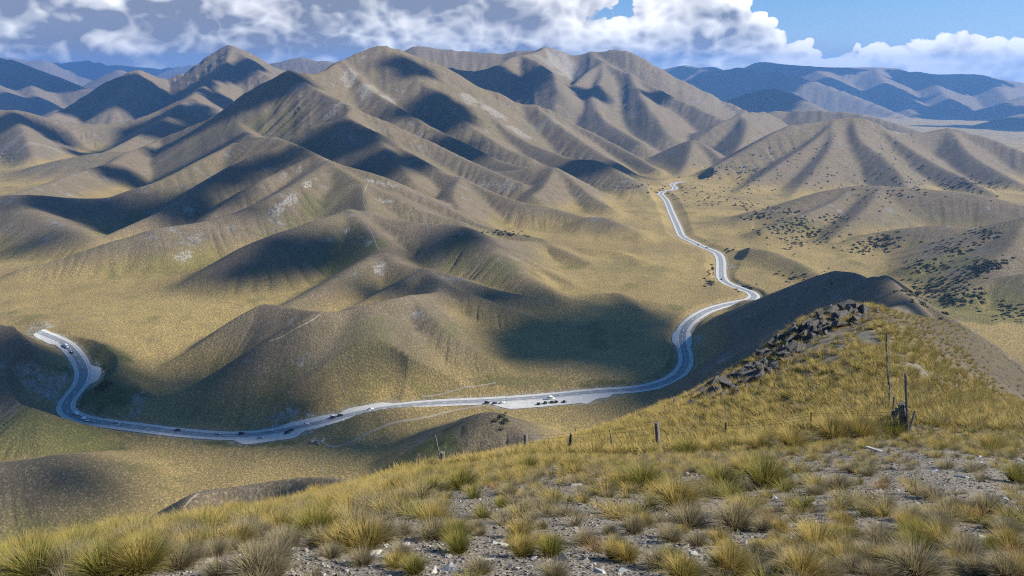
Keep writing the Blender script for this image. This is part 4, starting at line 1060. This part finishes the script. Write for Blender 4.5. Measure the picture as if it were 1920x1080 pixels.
HERO = [
 (1432,915,98,'green','largest deep green tussock, right one of the pair in the middle foreground'),
 (1350,918,86,'green','green tussock left of the largest green one in the middle foreground'),
 (1392,888,60,'gold','golden tussock between and behind the two big green ones'),
 (1205,918,86,'green','dark green tussock with rusty left side, left of the golden clump'),
 (1165,912,60,'gold','yellow tussock against the left side of the dark green one'),
 (1272,955,104,'gold','wide golden tussock below the dark green one'),
 (1292,990,86,'straw','grey straw tussock directly below the wide golden one'),
 (1378,992,92,'straw','broad straw tussock with a green heart in the middle foreground'),
 (1252,1010,52,'straw','small silvery tussock at the edge of the gravel, left of the broad straw one'),
 (1530,1040,118,'gold','big yellow-green tussock in the lower middle of the foreground'),
 (1462,1050,60,'straw','grey tussock leaning on the left of the big yellow-green one'),
 (1285,856,58,'green','green tussock just right of the thick wooden post'),
 (1336,852,50,'gold','bright golden tussock second to the right of the thick wooden post'),
 (1425,848,66,'gold','golden tussock halfway between thick post and strainer post'),
 (1485,842,66,'gold','golden tussock with dark heart left of the gravel flat'),
 (1560,826,80,'gold','yellow tussock at the far edge of the gravel flat'),
 (1610,822,80,'gold','yellow tussock left of the strainer post foot'),
 (1672,820,60,'green','green tussock touching the strainer post on the left'),
 (1704,832,34,'gold','small yellow tussock at the foot of the strainer post'),
 (1570,918,56,'straw','grey tussock alone on the left of the gravel flat'),
 (1528,928,40,'straw','small dark grey tussock left of the lone grey one'),
 (1626,892,32,'straw','small round olive tussock on the gravel flat'),
 (1596,886,36,'straw','small grey tussock left of the round olive one on the gravel flat'),
 (1622,955,36,'straw','narrow upright straw tussock below the gravel flat'),
 (1664,955,40,'straw','narrow brown tussock right of the upright straw one'),
 (1650,1025,76,'straw','round grey-green tussock in the lower right foreground'),
 (1708,980,62,'straw','left one of two touching grey-green tussocks on the right'),
 (1756,984,64,'straw','right one of two touching grey-green tussocks on the right'),
 (1745,935,52,'straw','low flat straw tussock behind the two touching ones'),
 (1790,955,44,'straw','grey straw tussock right of the low flat one'),
 (1808,1050,90,'straw','silver-white tussock in the lower right corner area'),
 (1715,1078,120,'straw','large olive tussock cut by the bottom edge, right of centre'),
 (1890,1000,58,'straw','dark olive tussock near the right edge'),
 (1905,905,66,'green','green tussock cut by the right edge beside the slope'),
 (1850,960,66,'straw','mixed brown tussock left of the dark olive one'),
 (900,1075,60,'straw','brown upright tussock at the bottom edge left of centre'),
 (1010,1020,44,'straw','pair-like brown tussock on gravel in the lower middle'),
 (980,1030,44,'gold','yellow-green tuft left of the brown one in the lower middle'),
 (940,952,36,'green','small bright green tuft left of centre'),
 (868,918,72,'green','big green-gold tussock left of centre on the slope edge'),
 (735,930,62,'gold','golden tussock along the slope edge, left of the big green-gold one'),
 (990,880,46,'green','green tussock right below the second wooden post from the right'),
 (1068,882,48,'gold','yellow tussock right of the green one below the wooden post'),
 (700,945,44,'green','dark green tussock below the slope edge, left of centre'),
 (530,972,58,'green','green tussock on the slope edge above the far spur'),
 (595,930,46,'gold','yellow tussock highest on the left slope edge'),
 (440,972,60,'gold','gold-green tussock on the left slope edge'),
 (215,1012,64,'green','dark green tussock behind the big pair at lower left'),
 (130,1068,110,'green','left one of the big green-gold pair at lower left'),
 (195,1080,118,'green','right one of the big green-gold pair at lower left'),
 (15,1066,88,'green','deep green tussock cut by the left edge'),
 (1385,978,40,'rust','rusty orange seed heads beside the straw tussock in the middle foreground'),
 (1445,985,62,'rust','patch of orange dry stems right of the broad straw tussock'),
 (1905,1050,70,'rust','orange dry plant at the lower right edge'),
 (1860,845,60,'gold','golden tussock on the slope right of the gravel flat'),
]
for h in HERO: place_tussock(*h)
SHORT = {0: 'largest deep green tussock', 3: 'dark green tussock', 5: 'wide golden tussock', 7: 'broad straw tussock', 8: 'small silvery tussock', 9: 'big yellow-green tussock', 11: 'green tussock by thick post', 12: 'bright golden tussock by post',
 13: 'golden tussock left of gravel flat', 15: 'yellow tussock beyond gravel flat', 19: 'lone grey tussock', 21: 'round olive tussock', 23: 'upright straw tussock', 25: 'round grey-green tussock', 26: 'two touching grey-green tussocks', 28: 'low flat straw tussock',
 30: 'silver-white tussock', 31: 'large olive bottom-edge tussock', 32: 'dark olive right-edge tussock', 33: 'green right-edge tussock', 35: 'brown bottom-edge tussock', 36: 'brown lower-middle tussock', 38: 'small bright green tuft', 39: 'big green-gold tussock', 40: 'golden slope-edge tussock',
 41: 'green tussock below wooden post', 43: 'dark green slope-edge tussock', 44: 'green tussock above far spur', 46: 'gold-green left-edge tussock', 47: 'dark green lower-left tussock', 48: 'big green-gold lower-left pair', 50: 'deep green left-edge tussock'}
LANDM = [(HERO[k][0], HERO[k][1], v) for k, v in SHORT.items()]
PEND = []
ORD = ['nearest'] + ORDN[1:]
def settle_labels():
    """say of each small thing which landmark it lies beside, on which side and how near"""
    book = {}
    for (o, what, px, py) in PEND:
        d, hx, hy, nm = min((math.hypot(px - a, (py - b) * 1.6), a, b, c) for a, b, c in LANDM)
        dx_, dy_ = px - hx, (py - hy) * 1.6
        side = ('right of' if dx_ > 0 else 'left of') if abs(dx_) > abs(dy_) else ('in front of' if dy_ > 0 else 'behind')
        book.setdefault((what, nm, side), []).append((d, o))
    for (what, nm, side), L in book.items():
        L.sort(key=lambda q: q[0])
        for k, (d, o) in enumerate(L): o['label'] = '%s, %s %s the %s' % (what, ORD[min(k, 25)], side, nm)
# the many others: sample the hilltop, thin where stones lie bare
def interp(A, x, y):
    D = np.maximum(y, .75); u = x / D
    i = np.clip(np.searchsorted(DV, D) - 1, 0, NR - 2); j = np.clip(np.searchsorted(U, u) - 1, 0, NC - 2)
    a = (D - DV[i]) / (DV[i + 1] - DV[i]); b = (u - U[j]) / (U[j + 1] - U[j])
    return (A[i, j] * (1 - b) + A[i, j + 1] * b) * (1 - a) + (A[i + 1, j] * (1 - b) + A[i + 1, j + 1] * b) * a
def to_px(x, y, z):
    xc, yc, zc = x, SP * y * 1.0 + CP * z, CP * y - SP * z
    return 960 + FPX * x / zc, 540 - FPX * (SP * y + CP * z) / zc
rg = np.random.default_rng(33)
n = 60000
cu = rg.uniform(-.95, .95, n); cd = np.exp(rg.uniform(math.log(5.6), math.log(150), n))
keep = rg.uniform(0, 1, n) < np.minimum((cd / 60.0) ** 2 * 7.0, 1) * 1.0
keep |= (cd < 30) & (rg.uniform(0, 1, n) < .020 + .085 * np.clip((cd - 6) / 14, 0, 1))
cu, cd = cu[keep], cd[keep]; cx_, cy_ = cu * cd, cd
onhill = interp(((HILL == 999) | ((HILL == SPINE) & (X > .4 * Y))).astype(float), cx_, cy_) > .6
gv_ = interp(GRAVEL, cx_, cy_); sc_ = interp(SCREE, cx_, cy_)
pat = fbm(cx_ / 7.0 + 4, cy_ / 7.0, 3)
pr = np.clip(1.05 - 1.0 * gv_ - .30 * sc_ + .35 * pat, .05, 1)
pr = np.where((cy_ < 17) & (cx_ / cy_ > -.1), pr * .62, pr)
pr = np.where(cy_ < 28, pr * np.where(cx_ / cy_ < -.12, .55, .9), pr)
pr = np.where((gv_ > .85) & (cy_ < 40), .12, pr)
ok = onhill & (rg.uniform(0, 1, len(cx_)) < pr)
cx_, cy_, gv_, sc_ = cx_[ok], cy_[ok], gv_[ok], sc_[ok]
cz_ = interp(H, cx_, cy_)
order = np.argsort(cy_)
single, rest = 0, {k: [] for k in KINDS}
SMALL = {'straw': ('small grey-brown tussock scattered over the stony foreground slope', 'small grey-brown tussocks of the foreground'),
         'gold': ('small golden tussock scattered over the foreground slope', 'small golden tussocks of the foreground'),
         'green': ('small green tussock scattered over the foreground slope', 'small green tussocks of the foreground'),
         'rust': ('low rusty-stemmed plant among the foreground stones', 'rusty plants of the foreground')}
for i in order:
    x, y, z = cx_[i], cy_[i], cz_[i]
    if any((x - a) ** 2 + (y - b) ** 2 < (r_ * .75) ** 2 for a, b, r_ in OCC): continue
    knoll = y > 30
    edge = sstep(np.array(-x / y - .02 * y + .1), 0, .5)
    rr = rg.uniform()
    if knoll: kind = 'gold' if rr < .84 else ('green' if rr < .93 else 'straw')
    elif x / y < .12 and 14 < y: kind = 'gold' if rr < .45 else ('green' if rr < .55 else ('straw' if rr < .985 else 'rust'))
    else: kind = 'straw' if rr < .62 else ('gold' if rr < .84 else ('green' if rr < .97 else 'rust'))
    size = (rg.uniform(.42, .95) if knoll else rg.uniform(.15, .38)) * ((1.3 if (kind in ('gold', 'green') and not knoll) else 1) * (1.35 if (x / y < -.12 and not knoll) else 1))
    if sc_[i] > .5: size *= .6; kind = 'straw' if rr < .4 else 'gold'
    px, py = to_px(x, y, z)
    if single < 245 and y < 26 and 0 < px < 1920 and py < 1088 and rg.uniform() < .97:
        o = bpy.data.objects.new('tussock' if kind != 'rust' else 'low_plant', HI[kind][int(rg.integers(3))]); COL.objects.link(o)
        o.location = (x, y, z - .02 * size); o.scale = (size * .8, size * .8, size * rg.uniform(.62, .9)); o.rotation_euler = (rg.uniform(-.1, .1), rg.uniform(-.1, .1), rg.uniform(0, 6.28))
        tag(o, SMALL[kind][0], 'tussock' if kind != 'rust' else 'plant', SMALL[kind][1]); single += 1
        PEND.append((o, {'straw': 'small grey-brown tussock', 'gold': 'small golden tussock', 'green': 'small green tussock', 'rust': 'low rusty plant'}[kind], px, py))
    elif y > 7 or size < .3: rest[kind].append((x, y, z, size))
for kind, L in rest.items():
    if not L: continue
    Vs, Fs, As, Ts, off = [], [], [], [], 0
    for (x, y, z, s_) in L:
        V_, fs, al, ti = (MI if y < 26 else LO)[kind][int(rg.integers(4))]
        a = rg.uniform(0, 6.28); ca, sa = math.cos(a), math.sin(a); hgt = s_ * rg.uniform(.6, .95)
        Vs.append(np.stack([x + (V_[:, 0] * ca - V_[:, 1] * sa) * s_, y + (V_[:, 0] * sa + V_[:, 1] * ca) * s_, z + V_[:, 2] * hgt - .02], 1))
        As.append(al); Ts.append(np.clip(ti * .6 + rg.uniform(0, .5), 0, 1)); Fs.append(fs + off); off += len(V_)
    me = blades_mesh('tussock_grass', np.concatenate(Vs), np.concatenate(Fs), np.concatenate(As), np.concatenate(Ts), KINDS[kind])
    o = bpy.data.objects.new('tussock_grass', me); COL.objects.link(o); tag(o, {'gold': 'golden', 'green': 'green', 'straw': 'grey straw', 'rust': 'rusty'}[kind] + ' tussock grass covering the knoll and hilltop', 'grass', kind='stuff')
    print('stuff', kind, len(L), len(Fs))
# ------------------------------------------------------------------ stones
M_STONE = []
for nm_, c1, c2 in (('schist_grey', (.15, .130, .108), (.225, .200, .170)), ('schist_pale', (.27, .255, .23), (.38, .365, .34)), ('schist_dark', (.07, .064, .058), (.125, .115, .105)), ('schist_brown', (.17, .14, .105), (.25, .215, .17))):
    M_STONE.append(simple_mat(nm_, c1, .85, (18.0, c2, 5)))
def stone_mesh(rng, flat, mat, n=7):
    ang = np.sort(rng.uniform(0, 2 * math.pi, n)); rad_ = rng.uniform(.7, 1.15, n); el = rng.uniform(.5, .85)
    vs = []
    for lv, sc, z in ((0, .92, -.5), (1, 1.0, .05), (2, rng.uniform(.6, .85), .5)):
        tx, ty = rng.uniform(-.06, .06), rng.uniform(-.06, .06)
        for a, r_ in zip(ang, rad_): vs.append((r_ * sc * math.cos(a) + tx * lv, r_ * sc * el * math.sin(a) + ty * lv, (z + (rng.uniform(-.12, .12) if lv == 2 else 0)) * flat))
    fs = [tuple(range(n))[::-1], tuple(range(2 * n, 3 * n))]
    for lv in (0, 1):
        for j in range(n): fs.append((lv * n + j, lv * n + (j + 1) % n, (lv + 1) * n + (j + 1) % n, (lv + 1) * n + j))
    me = bpy.data.meshes.new('stone'); me.from_pydata(vs, [], fs); me.materials.append(mat); me.update()
    return me
STN = [[stone_mesh(rg, rg.uniform(.18, .5), m) for _ in range(5)] for m in M_STONE]
def place_stone(px, py, wpx, mi, label, group=None):
    p = near_hit(px, py); s_ = wpx * p[1] / FPX * .5
    o = bpy.data.objects.new('stone', STN[mi][int(rg.integers(5))]); COL.objects.link(o)
    o.location = (p[0], p[1], p[2] + .01); o.scale = (s_, s_, s_ * .6); o.rotation_euler = (rg.uniform(-.25, .1) - .35, rg.uniform(-.15, .15), rg.uniform(0, 6.28)); tag(o, label, 'stone', group)
for q in [(842,1070,58,1,'large pale flat slab at the bottom edge left of centre'),(812,1074,34,1,'smaller pale slab touching the left of the large pale one'),(1050,1052,50,2,'dark angular schist block in the lower middle foreground'),
          (1648,846,52,1,'long pale slab lying on the gravel flat'),(1583,835,20,1,'small white stone at the far left of the gravel flat'),(1632,868,22,3,'pinkish stone above the round olive tussock'),
          (936,1014,36,3,'pale brown slab on the gravel left of the yellow-green tuft'),(945,1022,28,1,'pale slab overlapping the pale brown one'),(762,1023,24,1,'white wedge stone left of the low plants'),(1706,990,18,1,'white pebble below the left grey-green tussock'),
          (1672,992,16,1,'small pale pebble left of the white one'),(708,1046,34,1,'pale flat slab near the bottom left of centre'),(735,1042,30,2,'dark slab beside the pale flat one'),(1083,910,30,1,'pale flat stone beneath the golden clump'),
          (1000,1048,30,1,'whitish stone left of the dark angular block'),(1075,1060,30,0,'grey slab right of the dark angular block'),(1750,885,28,1,'pale stone near the right end of the gravel flat'),(1805,895,34,1,'broad pale stone at the right end of the gravel flat'),(1680,880,36,2,'dark slab in the middle of the gravel flat')]:
    place_stone(*q)
cnt = 0
for _ in range(5000):
    u_ = rg.uniform(-.75, .78); D_ = math.exp(rg.uniform(math.log(5.2), math.log(34))); x, y = u_ * D_, D_
    g_ = float(interp(GRAVEL, np.array([x]), np.array([y]))[0])
    if g_ < rg.uniform(.25, .8) or cnt >= 260: continue
    z = ground_z(x, y); px, py = to_px(x, y, z)
    if not (0 < px < 1920 and py < 1082): continue
    mi_ = int(rg.choice([0, 0, 1, 2, 3])); s_ = rg.uniform(.022, .075) * (1 + .035 * D_)
    o = bpy.data.objects.new('stone', STN[mi_][int(rg.integers(5))]); COL.objects.link(o); o.location = (x, y, z + .008); o.scale = (s_, s_, s_ * 1.2); o.rotation_euler = (rg.uniform(-.35, .05) - .25, rg.uniform(-.2, .2), rg.uniform(0, 6.28))
    nm_ = ('grey', 'pale', 'dark', 'brown')[mi_]
    tag(o, nm_ + ' schist shard lying on the stony foreground', 'stone', nm_ + ' shards on the stony ground'); cnt += 1; PEND.append((o, nm_ + ' schist shard', px, py))
settle_labels()
# gravel: fine flakes, one object per tone
for mi_ in range(4):
    vs, fs = [], []
    for _ in range(5200):
        u_ = rg.uniform(-.8, .82); D_ = math.exp(rg.uniform(math.log(4.6), math.log(36))); x, y = u_ * D_, D_
        g_ = float(interp(GRAVEL, np.array([x]), np.array([y]))[0])
        if g_ < rg.uniform(.15, .8): continue
        z = ground_z(x, y); s_ = rg.uniform(.008, .026) * (1 + .05 * D_); n_ = 4 if rg.uniform() < .5 else 5; k = len(vs); a0 = rg.uniform(0, 6.28); tx, ty = rg.uniform(-.4, .4) , rg.uniform(-.4, .4) - .5
        for lv, zz, sc in ((0, -.3, 1.0), (1, .42, .75)):
            for j in range(n_):
                a = a0 + 6.283 * j / n_ + rg.uniform(-.3, .3); r_ = s_ * sc * rg.uniform(.7, 1.2); px_, py_ = r_ * math.cos(a), r_ * .65 * math.sin(a)
                vs.append((x + px_, y + py_, z + zz * s_ + .004 + px_ * tx + py_ * ty))
        fs.append(tuple(range(k + n_, k + 2 * n_)))
        for j in range(n_): fs.append((k + j, k + (j + 1) % n_, k + n_ + (j + 1) % n_, k + n_ + j))
    o = mesh_obj('gravel', vs, fs, M_STONE[mi_]); tag(o, ('grey', 'pale', 'dark', 'brown')[mi_] + ' schist gravel strewn over the hilltop', 'gravel', kind='stuff')
# ------------------------------------------------------------------ rock outcrop on the left edge of the knoll
def rock_mesh(rng, mat):
    bm = bmesh.new()
    for _ in range(11): bm.verts.new((rng.uniform(-1, 1), rng.uniform(-.75, .75), rng.uniform(-.5, .6) * (1 if rng.uniform() < .7 else 1.5)))
    bmesh.ops.convex_hull(bm, input=list(bm.verts))
    for v in [v for v in bm.verts if not v.link_faces]: bm.verts.remove(v)
    bmesh.ops.bevel(bm, geom=list(bm.edges), offset=.05, segments=1, affect='EDGES')
    me = bpy.data.meshes.new('rock'); bm.to_mesh(me); bm.free(); me.materials.append(mat)
    return me
M_ROCK = simple_mat('dark_schist', (.026, .024, .022), .9, (5.0, (.088, .082, .074), 6))
RK = [rock_mesh(rg, M_ROCK) for _ in range(9)]
LINE = [(1342,738,1.5),(1352,728,1.6),(1368,715,1.7),(1388,706,1.5),(1408,693,1.4),(1428,684,1.5),(1445,672,1.4),(1418,700,1.1),(1470,652,1.2),(1462,640,1.4),(1488,632,1.5),(1508,618,1.5),(1530,608,1.4),(1550,596,1.5),(1566,584,1.7),(1585,577,1.8),(1545,612,1.3),(1575,600,1.4)]
oc = empty('rock_outcrop', near_hit(1400, 705)); tag(oc, 'dark jagged schist outcrop along the left edge of the knoll', 'rock outcrop')
bpy.context.view_layer.update()
for (px, py, s_) in LINE:
    p = near_hit(px, py + 6)
    for k in range(12):
        x, y = p[0] + rg.uniform(-1.7, 1.7) * s_, p[1] + rg.uniform(-1.7, 1.7) * s_
        o = bpy.data.objects.new('rock', RK[int(rg.integers(9))]); COL.objects.link(o); o.parent = oc
        sz = s_ * (.20 + .50 * rg.uniform() ** 1.5)
        o.matrix_world = Matrix.Translation((x, y, ground_z(x, y) + .22 * sz)) @ Matrix.Rotation(.75 + rg.uniform(-.35, .35), 4, 'Z') @ Matrix.Rotation(.5 + rg.uniform(-.5, .5), 4, 'X') @ Matrix.Rotation(rg.uniform(-.5, .5), 4, 'Y') @ Matrix.Diagonal((sz * 1.35, sz * .9, sz * 1.0, 1))
# ------------------------------------------------------------------ scrub on the valley sides
def shrub_arrays(rng, n=46):
    vs, fs = [], []
    for _ in range(n):
        d = rng.normal(size=3); d /= np.linalg.norm(d); d[2] = abs(d[2]); c = d * rng.uniform(.45, 1.0) * np.array((1, 1, .8)) * (1 + .25 * math.sin(3 * d[0] + 5 * d[1]))
        k = len(vs); s_ = rng.uniform(.16, .34)
        for _2 in range(3): vs.append(c + rng.normal(size=3) * s_)
        fs.append((k, k + 1, k + 2))
        k = len(vs)
        for _2 in range(3): vs.append(c * .8 + rng.normal(size=3) * s_)
        fs.append((k, k + 1, k + 2))
    return np.array(vs), np.array(fs)
M_SCRUB = simple_mat('scrub_leaf', (.038, .045, .020), .8, (.12, (.085, .090, .036), 3))
SHR = [shrub_arrays(rg) for _ in range(6)]
def scrub_patch(cands):
    Vs, Fs, off = [], [], 0
    for (x, y, s_) in cands:
        V_, fs = SHR[int(rg.integers(6))]; a = rg.uniform(0, 6.28); ca, sa = math.cos(a), math.sin(a)
        Q = np.stack([x + (V_[:, 0] * ca - V_[:, 1] * sa) * s_, y + (V_[:, 0] * sa + V_[:, 1] * ca) * s_, ground_z(x, y) + V_[:, 2] * s_ * .75 - .1], 1)
        Vs.append(Q); Fs.append(fs + off); off += len(V_)
    return np.concatenate(Vs), np.concatenate(Fs)
PATCH = [(1650,360,120,40,60),(1500,420,60,14,50),(1530,440,50,14,50),(1470,430,60,16,50),(1560,410,50,10,40),(1480,395,40,8,30),(1660,448,40,12,50),(1640,460,60,12,50),(1620,472,40,10,30),(1740,500,60,16,60),(1790,465,50,22,70),(1850,440,40,14,50),
         (1860,495,40,12,80),(1830,505,30,10,40),(1770,535,70,25,90),(1800,560,60,25,90),(1750,550,60,22,80),(1900,590,50,18,50),(1420,405,30,8,25),(1400,385,30,6,20),(1330,380,60,14,40),(1360,360,80,20,40),(1310,365,60,12,30),(1850,350,60,20,50),(1800,345,40,14,40),
         (1290,352,50,8,25),(1195,350,60,8,20),(1240,360,30,6,15),(940,435,60,6,20),(960,440,40,5,20),(1395,540,26,8,30),(1330,530,14,8,20),(1335,505,12,16,20),(1365,470,12,6,12),(1500,520,60,16,30),(200,690,12,10,4),(195,722,8,5,14),
         (465,830,30,3,25),(1490,455,80,22,60),(1430,395,60,20,30),(1560,330,100,50,30),(1720,340,90,40,60),(1690,270,60,40,25),(1440,300,100,50,50),(1380,330,90,40,60),(940,790,14,22,18)]
cl = []
for (px, py, rx, ry, n_) in PATCH:
    for _ in range(n_):
        qx, qy = px + rg.normal() * rx * .45, py + rg.normal() * ry * .45
        p = ray_hit(qx, qy, 300)
        if not (300 < p[1] < 3300): continue
        if float(interp(ROADD, np.array([p[0]]), np.array([p[1]]))[0]) < 2.5: continue
        cl.append((p[0], p[1], rg.uniform(.6, 1.9) * (1 + .0004 * p[1])))
V_, F_ = scrub_patch(cl)
me = tri_mesh('scrub', V_, F_); me.materials.append(M_SCRUB); o = bpy.data.objects.new('scrub', me); COL.objects.link(o); tag(o, 'dark scrub bushes dotted over the valley sides', 'scrub', kind='stuff')
# round shrubs at the car park
for k, (px, py) in enumerate([(1010,757),(1022,755.5),(1035,754),(1043,753.5),(1058,753)]):
    p = ray_hit(px, py + 2); root = empty('shrub', (p[0], p[1], p[2]))
    A, Fq = shrub_arrays(rg, 90); mesh_obj('crown', A * 1.5 + np.array((0, 0, .7)), Fq.tolist(), M_SCRUB, root)
    o = bpy.data.objects.new('stem', post_mesh('stem', .10, .05, 1.1, M_WOODP, 6, .1)); COL.objects.link(o); o.parent = root; o.location = (0, 0, -.1)
    tag(root, ['leftmost', 'second from the left', 'middle', 'second from the right', 'rightmost'][k] + ' of five dark round shrubs edging the gravel car park', 'shrub', 'shrubs edging the car park')
# ------------------------------------------------------------------ clouds overhead, out of view: added and placed where their shade should fall
def cloud_material():
    m = bpy.data.materials.new('cloud_white'); m.use_nodes = True
    t = NT(m.node_tree)
    d = t.node('ShaderNodeBsdfDiffuse', ins={'Color': (.92, .93, .95, 1)}); tr = t.node('ShaderNodeBsdfTranslucent', ins={'Color': (.92, .93, .95, 1)})
    mx = t.node('ShaderNodeMixShader', ins={0: .5}); t.l.new(d.outputs[0], mx.inputs[1]); t.l.new(tr.outputs[0], mx.inputs[2])
    t.l.new(mx.outputs[0], t.node('ShaderNodeOutputMaterial').inputs[0])
    return m
M_CLOUD = cloud_material()
def shade_cloud(px, py, rx, ry, rot=0.0, alt=2000.0, D=None):
    P = ray_hit(px, py) if D is None else unproj(px, py, D)
    k = (alt - P[2]) / SUN_DIR.z
    c = P + np.array(SUN_DIR) * k
    bm = bmesh.new()
    cr, sr = math.cos(rot), math.sin(rot)
    npf = int(np.clip(rx * ry / 200, 10, 22))
    for kk in range(npf):
        rr, aa = math.sqrt(random.uniform(0, 1)) * .9, random.uniform(0, 6.283)
        if kk == 0: rr = 0
        ox, oy = rr * math.cos(aa) * rx, rr * math.sin(aa) * ry
        pr_ = random.uniform(.18, .46) * (1.25 - .5 * rr) * min(rx, ry) + .05 * max(rx, ry)
        bb = bmesh.new(); bmesh.ops.create_icosphere(bb, subdivisions=3, radius=1.0)
        V_ = np.array([v.co[:] for v in bb.verts]); sx = random.uniform(0, 900)
        R_ = np.maximum(1 + .8 * fbm(V_[:, 0] * 1.6 + sx + V_[:, 2], V_[:, 1] * 1.6 - V_[:, 2] + sx, 5, .62), .15)
        sxy = (random.uniform(.8, 1.7), random.uniform(.8, 1.2))
        nv = [bm.verts.new(((ox + q[0] * r_ * pr_ * sxy[0]) * cr - (oy + q[1] * r_ * pr_ * sxy[1]) * sr, (ox + q[0] * r_ * pr_ * sxy[0]) * sr + (oy + q[1] * r_ * pr_ * sxy[1]) * cr, q[2] * r_ * pr_ * (.6 if q[2] > 0 else .25) + random.uniform(-1, 1))) for q, r_ in zip(V_, R_)]
        for f in bb.faces: bm.faces.new([nv[v.index] for v in f.verts])
        bb.free()
    me = bpy.data.meshes.new('shade_cloud'); bm.to_mesh(me); bm.free(); me.shade_smooth(); me.materials.append(M_CLOUD)
    o = bpy.data.objects.new('shade_cloud', me); COL.objects.link(o); o.location = c
    tag(o, kind='structure')
    return o
for q in [(215,735,95,55),(330,800,110,30),(430,690,38,50,.5),(60,690,75,60),(150,900,80,26),(480,770,80,32),(620,840,90,24),
          (1120,640,95,50),(1010,660,50,28),(1260,690,75,40),(1180,600,60,30),(1500,575,50,40),(1580,545,55,45),(1700,570,45,60),(1060,560,60,22),
          (560,470,55,45),(470,510,45,25),(610,500,26,34),(840,455,52,30),(740,535,55,22,-.4),(930,560,60,24),
          (330,385,90,34),(150,395,110,36),(70,455,40,24),(430,330,70,40,.6),(240,335,130,40),(520,300,36,44),(470,395,30,20),
          (640,262,70,60),(720,300,60,60),(830,210,95,130),(870,270,90,70),(770,125,80,60),(780,310,40,40),(1110,305,60,50),(1180,318,70,50),
          (200,190,330,220),(420,195,190,150),(350,215,140,80),(930,150,260,150),(1110,172,130,110),(1225,185,90,100),(1290,150,160,150),(40,225,260,80),(500,170,90,60),
          (300,240,200,80),(100,150,700,400),(30,190,500,300),(20,130,900,500),(200,125,1200,700),(1400,150,900,500),(1600,170,900,500),(1720,200,700,400),(1850,215,700,400),(1500,125,900,600),(1790,150,900,600),(1450,180,350,250),(1880,240,700,300),(400,140,170,200),(455,130,130,150),(230,165,260,200),(260,200,260,160),(160,205,260,160),(1290,135,500,200)]:  # large far clouds and those at the left peak added to darken distant slopes
    D_ = ray_hit(q[0], q[1])[1]; g_ = 1.22 if 560 < D_ < 3000 else 1.0
    shade_cloud(q[0], q[1], q[2] * g_, q[3] * g_, *q[4:])
# ------------------------------------------------------------------ the air between here and the far ranges
def haze_box():
    x, y0, y1, z0, z1 = 25500, -400, 19500, -620, float(H.max()) + 12
    vs = [(sx * x, y, z) for z in (z0, z1) for y in (y0, y1) for sx in (-1, 1)]
    fs = [(0, 2, 3, 1), (4, 5, 7, 6), (0, 1, 5, 4), (2, 6, 7, 3), (0, 4, 6, 2), (1, 3, 7, 5)]
    m = bpy.data.materials.new('haze_air'); m.use_nodes = True
    t = NT(m.node_tree)
    v = t.node('ShaderNodeVolumePrincipled', ins={'Color': (.20, .46, 1.0, 1), 'Density': HAZE_D, 'Anisotropy': 0.2})
    t.l.new(v.outputs[0], t.node('ShaderNodeOutputMaterial').inputs['Volume'])
    o = mesh_obj('haze', vs, fs, m); tag(o, kind='stuff')
HAZE_D = 5.2e-5
haze_box()
